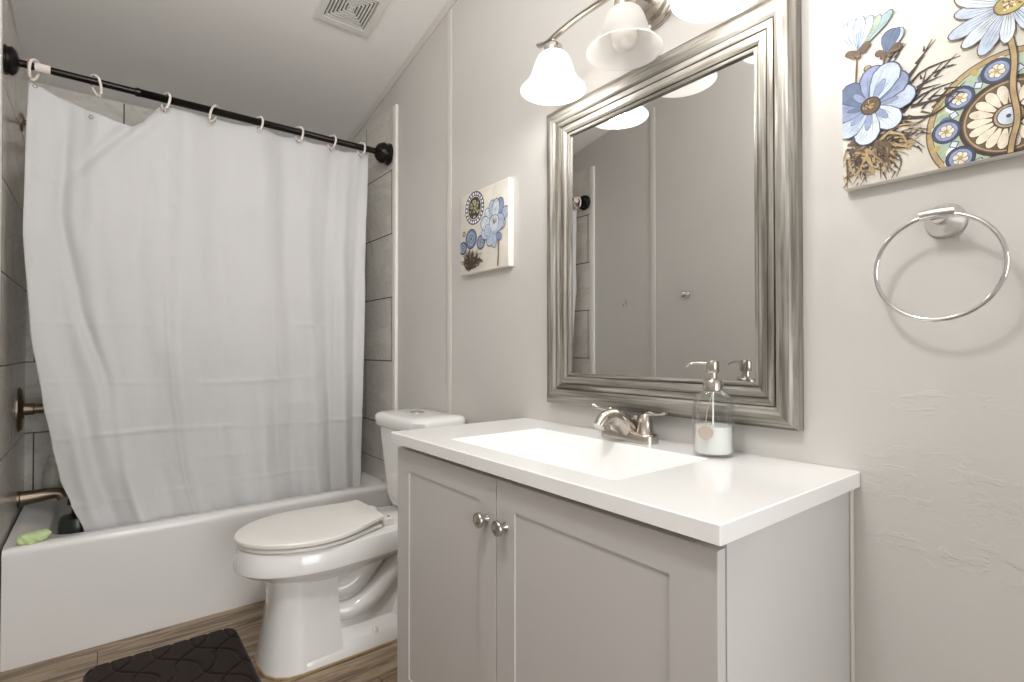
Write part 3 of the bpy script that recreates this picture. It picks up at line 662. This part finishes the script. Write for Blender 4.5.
bm = BM(); tube(bm, smooth_path([tagc + Vector((0, 0, .014)), Vector((SX, SY, HC + .10)) + fd * .0430 - sd * .011, Vector((SX, SY, HC + .125)) + fd * .036 - sd * .004, Vector((SX, SY, HC + .138)) + fd * .019], 6), .0009, 8)
tube(bm, [Vector((SX + .018 * math.cos(a), SY + .018 * math.sin(a), HC + .1375)) for a in [2 * PI * k / 24 for k in range(24)]], .0010, 8, closed=True); obj('cord', bm, m_cord, t)

# ------------------------------------------------------------------ framed mirror
MY0, MY1, MZ0, MZ1 = .467, 1.212, .866, 1.758; FW = .093
mir = thing('framed_mirror', 'large rectangular mirror in a stepped weathered silver frame above the vanity', 'mirror', (XR, .84, MZ0))
prof = [(FW, .0), (FW, .022), (.0885, .0245), (.080, .033), (.072, .0355), (.062, .0350), (.054, .031), (.050, .0255), (.0490, .0205), (.0475, .0205), (.0465, .0250), (.040, .0255), (.034, .0235), (.0330, .0185), (.0315, .0185), (.0305, .0215), (.018, .0200), (.0120, .0165), (.0110, .0115), (.0095, .0125), (.0085, .0145), (.0050, .0160), (.0015, .0145), (0, .0105), (0, .006), (0, .002)]
def rail(side):
    bm = BM(); rows = []
    for d, p in prof:
        o_ = FW - d; x = XR - .0005 - p
        ya, yb, za, zb = MY0 + o_, MY1 - o_, MZ0 + o_, MZ1 - o_
        a, b = {'bottom': ((x, ya, za), (x, yb, za)), 'top': ((x, ya, zb), (x, yb, zb)), 'near': ((x, ya, za), (x, ya, zb)), 'far': ((x, yb, za), (x, yb, zb))}[side]
        rows.append((bm.verts.new(a), bm.verts.new(b)))
    for (a, b), (c, d) in zip(rows, rows[1:]): bm.faces.new((a, b, d, c))
    bm.faces.new((rows[0][0], rows[0][1], rows[-1][1], rows[-1][0]))
    return bm
for s_ in ('bottom', 'top', 'near', 'far'): obj('frame_rail', rail(s_), m_fr_h if s_ in ('bottom', 'top') else m_fr_v, mir, angle=22)
bm = BM(); box(bm, (XR - .0078, MY0 + FW - .004, MZ0 + FW - .004), (XR - .002, MY1 - FW + .004, MZ1 - FW + .004)); obj('mirror_glass', bm, m_mirror, mir, False)

# ------------------------------------------------------------------ vanity light
vl = thing('vanity_light', 'three-shade nickel vanity light with bell glass shades above the mirror', 'wall light', (XR, .82, 1.91))
bm = BM(); lathe(bm, [(0, 0), (.066, 0), (.066, .006), (.062, .012), (.052, .016), (.048, .026), (.030, .034), (0, .036)], (XR - .0005, .82, 1.912), (-1, 0, 0), 48); obj('wall_plate', bm, m_nickel, vl)
shades = [(.968, 1.052, 1.736, True), (.986, .820, 1.746, False), (.968, .568, 1.739, True)]
bm = BM()
half = [(.962, .290, 1.880), (.965, .257, 1.874), (.968, .222, 1.882), (.973, .15, 1.893), (.981, .07, 1.899)]
bar = smooth_path([(x, .815 + d, z) for x, d, z in half] + [(.986, .815, 1.900)] + [(x, .813 - d, z + .003) for x, d, z in reversed(half)], 8)
tube(bm, bar, .0105, 12, sq=.55)
tube(bm, [(XR - .03, .82, 1.914), (.986, .816, 1.900)], .009, 14); obj('arm_bar', bm, m_nickel, vl)
for sx, sy, sz, lit in shades:
    bm = BM(); up = (1.899 if not lit else 1.885) - sz - .006
    lathe(bm, [(0, .098), (.024, .098), (.026, .102), (.024, .120), (.016, .128), (.007, .132), (.007, up), (0, up)], (sx, sy, sz), n=32); obj('socket', bm, m_nickel, vl)
    bm = BM(); sh = [(.0255, .101), (.033, .098), (.042, .090), (.049, .075), (.055, .056), (.061, .038), (.070, .022), (.081, .010), (.089, .002), (.091, 0)]
    lathe(bm, sh + [(.0885, -.001), (.086, .001)] + [(r - .003, h) for r, h in reversed(sh[:-1])], (sx, sy, sz), n=56); so = obj('lamp_shade', bm, m_shade, vl, angle=60)
    bm = BM(); lathe(bm, [(0, .099), (.013, .097), (.014, .076), (.022, .064), (.030, .046), (.0315, .034), (.029, .020), (.022, .010), (.010, .0045), (0, .0035)], (sx, sy, sz), n=32); bo = obj('bulb', bm, m_bulb_on if lit else m_bulb, vl)
    if lit:
        pl = bpy.data.lights.new('bulb_light', 'POINT'); pl.energy = BULB_W; pl.color = (1.0, .988, .975); pl.shadow_soft_size = .030
        po = bpy.data.objects.new('bulb_light', pl); COL.objects.link(po); po.location = (sx, sy, sz - .002); 

# ------------------------------------------------------------------ towel ring
t = thing('towel_ring', 'round chrome towel ring on the wall below the large canvas', 'towel ring', (XR, .240, 1.247))
bm = BM(); lathe(bm, [(0, 0), (.0285, 0), (.0285, .003), (.0245, .010), (.013, .022), (.010, .030), (.010, .046), (0, .046)], (XR - .0003, .240, 1.243), (-1, 0, 0), 36); obj('wall_mount', bm, m_chrome, t)
bm = BM(); tube(bm, smooth_path([(XR - .050, .262, 1.247), (XR - .051, .240, 1.248), (XR - .050, .218, 1.247)], 5), .0085, 16); obj('ring_holder', bm, m_chrome, t)
bm = BM(); c_ = Vector((XR - .050, .242, 1.1610)); n = 72
tube(bm, [c_ + Vector((-.012 * (1 - math.sin(a)) * .5 * 0 + .004 * math.cos(a), .085 * math.cos(a), .085 * math.sin(a))) for a in [2 * PI * k / n for k in range(n)]], .0036, 12, closed=True); obj('ring', bm, m_chrome, t)

# ------------------------------------------------------------------ wall hooks facing the mirror
for (y, z, s, nm, lb) in ((1.629, 1.322, 1.0, 'robe_hook', 'chrome robe hook on the opposite wall, the larger one seen in the mirror'), (2.044, 1.308, .6, 'robe_hook', 'small hook on the opposite wall near the tub, seen in the mirror')):
    t = thing(nm, lb, 'hook', (XL, y, z))
    if s == 1.0:
        bm = BM(); lathe(bm, [(0, 0), (.018, 0), (.018, .004), (.010, .010), (0, .010)], (XL, y, z), (1, 0, 0), 28); obj('back_plate', bm, m_chrome, t)
        bm = BM(); lathe(bm, [(.007, .006), (.007, .028), (.013, .034), (.015, .042), (.010, .048), (0, .049)], (XL, y, z), (1, 0, 0), 28); obj('peg', bm, m_chrome, t)
    else:
        bm = BM(); box(bm, (XL, y - .007, z - .02), (XL + .003, y + .007, z + .016), .001); obj('back_plate', bm, m_chrome, t)
        bm = BM(); tube(bm, smooth_path([(XL + .003, y, z + .004), (XL + .018, y, z - .004), (XL + .020, y, z - .022), (XL + .028, y, z - .012)], 5), .0025, 8); obj('peg', bm, m_chrome, t)

# ------------------------------------------------------------------ ceiling vent
vc = Vector((.785, 2.050, zc(2.050))); ux = Vector((1, 0, 0)); uy = Vector((0, 1, -.20)).normalized(); nz = ux.cross(uy); dn = -nz
m_vent = mat('white_vent_plastic', srgb(228, 225, 220), 0.4); m_vdark = mat('dark_vent_slot', srgb(96, 90, 84), 0.9)
t = thing('ceiling_vent', 'square white exhaust vent with concentric louvres on the sloping ceiling', 'vent', vc)
def vpt(a, b, c): return vc + ux * a + uy * b + dn * c
def sq_loop(bm, prof):
    vs = [[bm.verts.new(vpt(sx * r, sy * r, h)) for sx, sy in ((-1, -1), (1, -1), (1, 1), (-1, 1))] for r, h in prof]
    for A, B in zip(vs, vs[1:]):
        for k in range(4): bm.faces.new((A[k], A[(k + 1) % 4], B[(k + 1) % 4], B[k]))
    return vs
HV = .1175
bm = BM(); sq_loop(bm, [(HV, -.001), (HV, .006), (HV - .004, .010), (HV - .032, .012), (HV - .034, .004), (HV - .034, -.001)]); obj('vent_frame', bm, m_vent, t, angle=30)
bm = BM(); bm.faces.new([bm.verts.new(vpt(a * .085, b * .085, .0012)) for a, b in ((-1, -1), (1, -1), (1, 1), (-1, 1))]); obj('vent_backing', bm, m_vdark, t, False)
for k in range(6):
    r = .0785 - k * .0125; bm = BM()
    sq_loop(bm, [(r, .003), (r - .001, .010), (r - .0055, .0105), (r - .0065, .003)]); obj('louvre', bm, m_vent, t, angle=30)
bm = BM(); vs = sq_loop(bm, [(.0075, .003), (.0070, .010), (.0005, .0105)]); obj('louvre', bm, m_vent, t, False)

# ------------------------------------------------------------------ globe and stem of the added fill lamp, out of view above the camera
m_globe = mat('opal_globe', srgb(250, 248, 244), 0.3)
nt = m_globe.node_tree; gt_ = nt.nodes.new('ShaderNodeBsdfTransparent'); gx_ = nt.nodes.new('ShaderNodeMixShader'); gx_.inputs[0].default_value = .75; gt_.inputs[0].default_value = (1, 1, 1, 1)
nt.links.new(P(m_globe).outputs[0], gx_.inputs[1]); nt.links.new(gt_.outputs[0], gx_.inputs[2]); nt.links.new(gx_.outputs[0], nt.nodes['Material Output'].inputs[0])
t = thing('added_fill_lamp', 'added fill lamp, a round glass globe on a stem, out of view above the camera', 'ceiling light', (.05, .45, 2.76))
LX, LY, LZ = .05, .45, 2.22
bm = BM(); lathe(bm, [(0, .54), (.07, .54), (.07, .50), (.012, .485), (.012, .155), (.03, .15), (.03, .115), (0, .115)], (LX, LY, LZ), n=32); obj('lamp_stem', bm, m_nickel, t)
bm = BM(); lathe(bm, [(.03, .118), (.09, .09), (.122, .03), (.122, -.03), (.09, -.09), (.04, -.118), (0, -.124)], (LX, LY, LZ), n=40); obj('glass_globe', bm, m_globe, t)

# ------------------------------------------------------------------ canvases
m_canvas = mat('cream_canvas', srgb(226, 219, 203), 0.6); v_ = coords(m_canvas)
L(m_canvas, ramp(m_canvas, noise(m_canvas, v_, 9, 5, 0.6), [(0.3, srgb(208, 201, 188)), (0.55, srgb(222, 217, 206)), (0.75, srgb(230, 226, 218))]), P(m_canvas).inputs['Base Color'])
m_cedge = mat('white_canvas_edge', srgb(238, 234, 226), 0.6)
PAL = dict(blue=srgb(140, 152, 182), ltblue=srgb(184, 196, 214), navy=srgb(62, 72, 100), pale=srgb(204, 214, 222), teal=srgb(158, 182, 184), tan=srgb(172, 148, 108), brown=srgb(100, 82, 62), dkbrown=srgb(62, 50, 42), cream=srgb(228, 216, 196), gold=srgb(178, 160, 96), slate=srgb(96, 112, 138), white=srgb(238, 238, 234), sage=srgb(170, 186, 160))
PM = {}; PN = list(PAL)
for k_, c_ in PAL.items():
    M = mat('paint_' + k_, c_, 0.6); v_ = coords(M)
    L(M, ramp(M, noise(M, v_, 45, 4, 0.7), [(0.3, tuple(x * .72 for x in c_)), (0.5, c_), (0.7, tuple(min(1, x * 1.2) for x in c_))]), P(M).inputs['Base Color']); PM[k_] = M
class Paint:
    """flat brush shapes on a canvas face; s runs left to right, t upwards, both 0..1"""
    def __init__(self, y_left, z0, size, x): self.bm = BM(); self.y, self.z, self.S, self.x, self.k = y_left, z0, size, x, 0
    def poly(self, pts, c):
        for ax, lim, sg in ((0, 0.003, 1), (0, .997, -1), (1, .003, 1), (1, .997, -1)):
            out = []; n = len(pts)
            for i in range(n):
                a, b = pts[i], pts[(i + 1) % n]; ia, ib = sg * (a[ax] - lim) >= 0, sg * (b[ax] - lim) >= 0
                if ia: out.append(a)
                if ia != ib:
                    f = (lim - a[ax]) / (b[ax] - a[ax]); out.append((a[0] + (b[0] - a[0]) * f, a[1] + (b[1] - a[1]) * f))
            pts = out
            if len(pts) < 3: return
        self.k += 1; x = self.x - .0003 - self.k * 2.2e-6
        f = self.bm.faces.new([self.bm.verts.new((x, self.y - s * self.S, self.z + t * self.S)) for s, t in pts]); f.material_index = PN.index(c)
    def disc(self, s, t, r, c, n=36, ry=None, rot=0):
        ry = ry or r; self.poly([(s + r * math.cos(a) * math.cos(rot) - ry * math.sin(a) * math.sin(rot), t + r * math.cos(a) * math.sin(rot) + ry * math.sin(a) * math.cos(rot)) for a in [2 * PI * k / n for k in range(n)]], c)
    def petal(self, a, b, wd, c, line='slate', vein=True, blunt=.75):
        ax, ay = a; dx, dy = b[0] - ax, b[1] - ay; ln = math.hypot(dx, dy); nx, ny = -dy / ln, dx / ln
        def shp(k, e):
            prof = [(0, .10), (.2, .42), (.45, .82), (.7, 1.0), (.88, .78), (.97, .45), (1.0, .18)]
            L_ = [(ax + dx * (t * k) + nx * wd * p * ln * e, ay + dy * (t * k) + ny * wd * p * ln * e) for t, p in prof]
            R_ = [(ax + dx * (t * k) - nx * wd * p * ln * e, ay + dy * (t * k) - ny * wd * p * ln * e) for t, p in reversed(prof)]
            return L_ + R_
        self.poly(shp(1.03, 1.10), line); self.poly(shp(1.0, 1.0), c)
        if vein:
            for q in (-.45, 0, .45):
                e = (ax + dx * .82 + nx * wd * ln * q, ay + dy * .82 + ny * wd * ln * q); self.stroke([a, ((ax + e[0]) / 2 + nx * wd * ln * q * .25, (ay + e[1]) / 2 + ny * wd * ln * q * .25), e], .0035, line, taper=True)
    def stroke(self, pts, wd, c, taper=False):
        p = [Vector((x, y, 0)) for x, y in pts]; p = smooth_path(p, 4) if len(p) > 2 else p; n = len(p)
        Lf, Rt = [], []
        for i, q in enumerate(p):
            d = (p[min(i + 1, n - 1)] - p[max(i - 1, 0)]).normalized(); w_ = wd * (1 - i / (n - 1) * .85 if taper else 1) / 2
            Lf.append((q.x - d.y * w_, q.y + d.x * w_)); Rt.append((q.x + d.y * w_, q.y - d.x * w_))
        for i in range(n - 1): self.poly([Lf[i], Lf[i + 1], Rt[i + 1], Rt[i]], c)
    def twig(self, a, ang, ln, c, rnd, wd=.014):
        b = (a[0] + math.cos(ang) * ln, a[1] + math.sin(ang) * ln); bend = rnd.uniform(-.25, .25) * ln
        mid = ((a[0] + b[0]) / 2 - math.sin(ang) * bend, (a[1] + b[1]) / 2 + math.cos(ang) * bend); self.stroke([a, mid, b], wd, c, True)
        for f in (.35, .6, .8):
            q = (a[0] + (b[0] - a[0]) * f, a[1] + (b[1] - a[1]) * f)
            self.stroke([q, (q[0] + math.cos(ang + rnd.choice((-.6, .6))) * ln * .3, q[1] + math.sin(ang + rnd.choice((-.6, .6))) * ln * .3)], wd * .6, c, True)
def canvas(name, label, yl, z0, S, thick):
    t = thing(name, label, 'wall art', (XR, yl - S / 2, z0))
    bm = BM(); x = XR - thick; box(bm, (x, yl - S, z0), (XR - .0005, yl, z0 + S), .0015)
    for f in bm.faces:
        if abs(f.normal.x) < .5: f.material_index = 1
    bm.normal_update()
    for f in bm.faces: f.material_index = 0 if f.normal.x < -.5 or f.calc_center_median().x < x + .0014 and abs(f.normal.x) > .5 else 1
    obj('stretched_canvas', bm, [m_canvas, m_cedge], t); return t, Paint(yl, z0, S, x)
rnd = random.Random(5)
t, A = canvas('canvas_print', 'large square canvas of blue daisies and a patterned plate above the towel ring', .386, 1.326, .31, .022)
# patterned plate
pc = (.735, .190); PR = .325
A.disc(*pc, PR + .006, 'brown', 64); A.disc(*pc, PR, 'tan', 64); A.disc(*pc, PR - .022, 'brown', 64); A.disc(*pc, PR - .026, 'sage', 64)
for k in range(18):
    a = 2 * PI * k / 18 + .17; A.disc(pc[0] + .245 * math.cos(a), pc[1] + .245 * math.sin(a), .034, ('teal', 'white', 'slate')[k % 3], 12); A.disc(pc[0] + .292 * math.cos(a + .1), pc[1] + .292 * math.sin(a + .1), .016, ('pale', 'gold')[k % 2], 8)
A.disc(*pc, .195, 'dkbrown', 48)
for k in range(9):
    a = 2 * PI * k / 9 + .35; c = (pc[0] + .243 * math.cos(a), pc[1] + .243 * math.sin(a))
    A.disc(*c, .063, 'dkbrown', 20); A.disc(*c, .058, 'navy', 20); A.disc(*c, .047, 'blue', 20)
    for q in range(6): b = q * PI / 3 + a; A.disc(c[0] + .021 * math.cos(b), c[1] + .021 * math.sin(b), .0155, 'dkbrown', 10); A.disc(c[0] + .021 * math.cos(b), c[1] + .021 * math.sin(b), .013, 'cream', 10)
    A.disc(*c, .011, 'gold', 10)
    b = a + PI / 9; q = (pc[0] + .225 * math.cos(b), pc[1] + .225 * math.sin(b)); A.disc(*q, .024, 'navy', 4, rot=b); A.disc(*q, .018, 'pale', 4, rot=b)
A.disc(*pc, .178, 'brown', 48); A.disc(*pc, .172, 'tan', 48); A.disc(*pc, .165, 'brown', 48)
for k in range(18):
    a = 2 * PI * k / 18; A.petal((pc[0] + .05 * math.cos(a), pc[1] + .05 * math.sin(a)), (pc[0] + .158 * math.cos(a), pc[1] + .158 * math.sin(a)), .20, 'cream', 'dkbrown', False)
A.disc(*pc, .062, 'dkbrown', 32); A.disc(*pc, .055, 'tan', 32); A.disc(*pc, .046, 'navy', 32); A.disc(*pc, .041, 'pale', 32); A.disc(*pc, .010, 'navy', 12)
# twigs
for (a, an, ln) in [((.26, .34), .35, .30), ((.26, .36), .75, .30), ((.30, .36), 1.05, .22), ((.24, .33), .05, .24), ((.28, .40), .55, .32), ((.25, .45), .95, .32), ((.30, .33), .2, .26), ((.20, .58), 1.0, .2), ((.34, .38), .1, .22)]: A.twig(a, an, ln, rnd.choice(('brown', 'dkbrown')), rnd, .022)
for k in range(75):
    a = (rnd.uniform(.02, .26), rnd.uniform(.16, .30)); A.twig(a, rnd.uniform(-2.3, .25), rnd.uniform(.08, .22), rnd.choice(('tan', 'brown', 'tan', 'dkbrown', 'brown')), rnd, rnd.uniform(.012, .022))
# stems
A.stroke([(.085, .80), (.08, .72), (.075, .60)], .012, 'brown'); A.stroke([(.225, .71), (.21, .65), (.19, .57)], .012, 'brown'); A.stroke([(.13, .66), (.12, .58)], .009, 'brown')
for q in ((.02, .62), (.03, .56), (.05, .60)): A.stroke([q, (.09, .55)], .008, 'tan')
A.disc(.135, .675, .022, 'brown', 10); A.disc(.135, .68, .015, 'tan', 10)
# opening flower, bud
b0 = (.085, .80)
for tp, c, wd in (((.018, .985), 'ltblue', .17), ((.255, .955), 'teal', .12), ((.20, .955), 'sage', .13), ((.055, 1.0), 'pale', .16), ((.155, .975), 'pale', .15), ((.10, 1.0), 'ltblue', .15)): A.petal(b0, tp, wd, c, 'slate')
for q in ((.02, .80), (.05, .765), (.09, .755), (.13, .785), (.15, .82)): A.petal(b0, q, .28, 'brown', 'dkbrown', False)
A.petal((.225, .715), (.265, .845), .34, 'slate', 'navy'); A.petal((.235, .72), (.30, .835), .22, 'ltblue', 'navy', False); A.petal((.235, .715), (.285, .84), .16, 'slate', 'navy', False)
for q in ((.175, .745), (.20, .70), (.25, .695), (.30, .745)): A.petal((.23, .72), q, .30, 'brown', 'dkbrown', False)
# main flower
mc = (.150, .450)
for tp, c in (((.36, .45), 'ltblue'), ((.28, .30), 'pale'), ((.12, .235), 'pale'), ((-.01, .32), 'ltblue'), ((-.04, .46), 'blue'), ((.015, .60), 'slate'), ((.32, .57), 'blue'), ((.17, .67), 'blue'), ((.26, .655), 'ltblue')): A.petal(mc, tp, .30, c, 'navy'); A.petal(mc, (mc[0] + (tp[0] - mc[0]) * .62, mc[1] + (tp[1] - mc[1]) * .62), .13, 'slate' if c == 'blue' else 'blue', 'slate', False)
A.disc(*mc, .052, 'dkbrown', 24); A.disc(*mc, .044, 'brown', 24)
for k in range(30): a = rnd.uniform(0, 2 * PI); r = rnd.uniform(0, .038); A.disc(mc[0] + r * math.cos(a), mc[1] + r * math.sin(a), .005, rnd.choice(('gold', 'tan', 'dkbrown')), 6)
# big daisy and its stem
A.stroke([(.735, .62), (.758, .47), (.752, .32), (.768, .17), (.748, .06), (.739, -.02)], .030, 'dkbrown'); A.stroke([(.735, .62), (.758, .47), (.752, .32), (.768, .17), (.748, .06), (.739, -.02)], .020, 'tan')
dc = (.745, .735)
for k, (tp, c) in enumerate((((.545, .815), 'ltblue'), ((.52, .705), 'ltblue'), ((.575, .63), 'pale'), ((.645, .56), 'ltblue'), ((.74, .58), 'pale'), ((.84, .60), 'ltblue'), ((.93, .66), 'pale'), ((.98, .75), 'ltblue'), ((.55, .90), 'pale'), ((.62, .97), 'ltblue'), ((.73, 1.0), 'pale'), ((.84, .99), 'ltblue'), ((.95, .90), 'pale'))): A.petal(dc, (tp[0] - .01, tp[1] - .03), .15, c, 'brown')
A.disc(*dc, .062, 'brown', 28, .05); A.disc(*dc, .056, 'gold', 28, .044)
for k in range(40): a = rnd.uniform(0, 2 * PI); r = rnd.uniform(0, .045); A.disc(dc[0] + r * math.cos(a), dc[1] + r * math.sin(a) * .8, .005, rnd.choice(('tan', 'brown', 'cream')), 6)
obj('painted_picture', A.bm, [PM[k] for k in PN], t, False)

t, A = canvas('canvas_print', 'small square canvas of a pale blue bloom and round medallion between toilet and mirror', 1.706, 1.313, .301, .024)
c = (.318, .795)
A.disc(*c, .205, 'dkbrown', 48); A.disc(*c, .197, 'navy', 48)
for k in range(22): a = 2 * PI * k / 22; A.disc(c[0] + .175 * math.cos(a), c[1] + .175 * math.sin(a), .018, 'white', 8)
A.disc(*c, .147, 'white', 40); A.disc(*c, .138, 'dkbrown', 40)
for k in range(60): a = rnd.uniform(0, 2 * PI); r = rnd.uniform(0, .125); A.disc(c[0] + r * math.cos(a), c[1] + r * math.sin(a), .016, rnd.choice(('gold', 'brown', 'slate', 'sage', 'dkbrown')), 7)
for (q, r, cc) in (((.062, .335), .085, 'navy'), ((.455, .35), .09, 'slate'), ((.245, .425), .125, 'slate'), ((.085, .51), .035, 'brown')):
    A.disc(*q, r, 'dkbrown', 28); A.disc(*q, r * .93, cc, 28); A.disc(*q, r * .7, 'blue' if cc != 'brown' else 'tan', 24); A.disc(*q, r * .5, cc, 20)
    for k in range(14): a = 2 * PI * k / 14; A.stroke([q, (q[0] + r * .85 * math.cos(a), q[1] + r * .85 * math.sin(a))], .005, 'pale', True)
    A.disc(*q, r * .14, 'dkbrown', 10)
for k in range(75):
    a = (rnd.uniform(.13, .36), rnd.uniform(.05, .17)); A.twig(a, rnd.uniform(-.1, 3.3), rnd.uniform(.08, .19), rnd.choice(('brown', 'dkbrown', 'dkbrown')), rnd, rnd.uniform(.012, .022))
A.stroke([(.815, .36), (.82, .2), (.806, .02)], .020, 'brown')
fc = (.735, .47)
for tp, cc, wd in (((.60, .30), 'ltblue', .3), ((.73, .25), 'ltblue', .24), ((.87, .33), 'blue', .3), ((.48, .44), 'ltblue', .26)): A.petal((.76, .43), tp, wd, cc, 'navy')
for tp, cc, wd in (((.58, .72), 'pale', .22), ((1.0, .66), 'ltblue', .2), ((.70, .80), 'ltblue', .22), ((.88, .79), 'blue', .22), ((.48, .60), 'pale', .28), ((.95, .52), 'pale', .28), ((.79, .80), 'pale', .2)): A.petal(fc, tp, wd, cc, 'navy')
for tp, cc, wd in (((.56, .50), 'ltblue', .34), ((.90, .60), 'ltblue', .34), ((.74, .62), 'pale', .42)): A.petal((.74, .40), tp, wd, cc, 'navy')
for k in range(12): a = rnd.uniform(.3, 2.6); A.stroke([(.74, .52), (.74 + .08 * math.cos(a), .53 + .09 * math.sin(a))], .008, rnd.choice(('gold', 'brown')), True)
obj('painted_picture', A.bm, [PM[k] for k in PN], t, False)
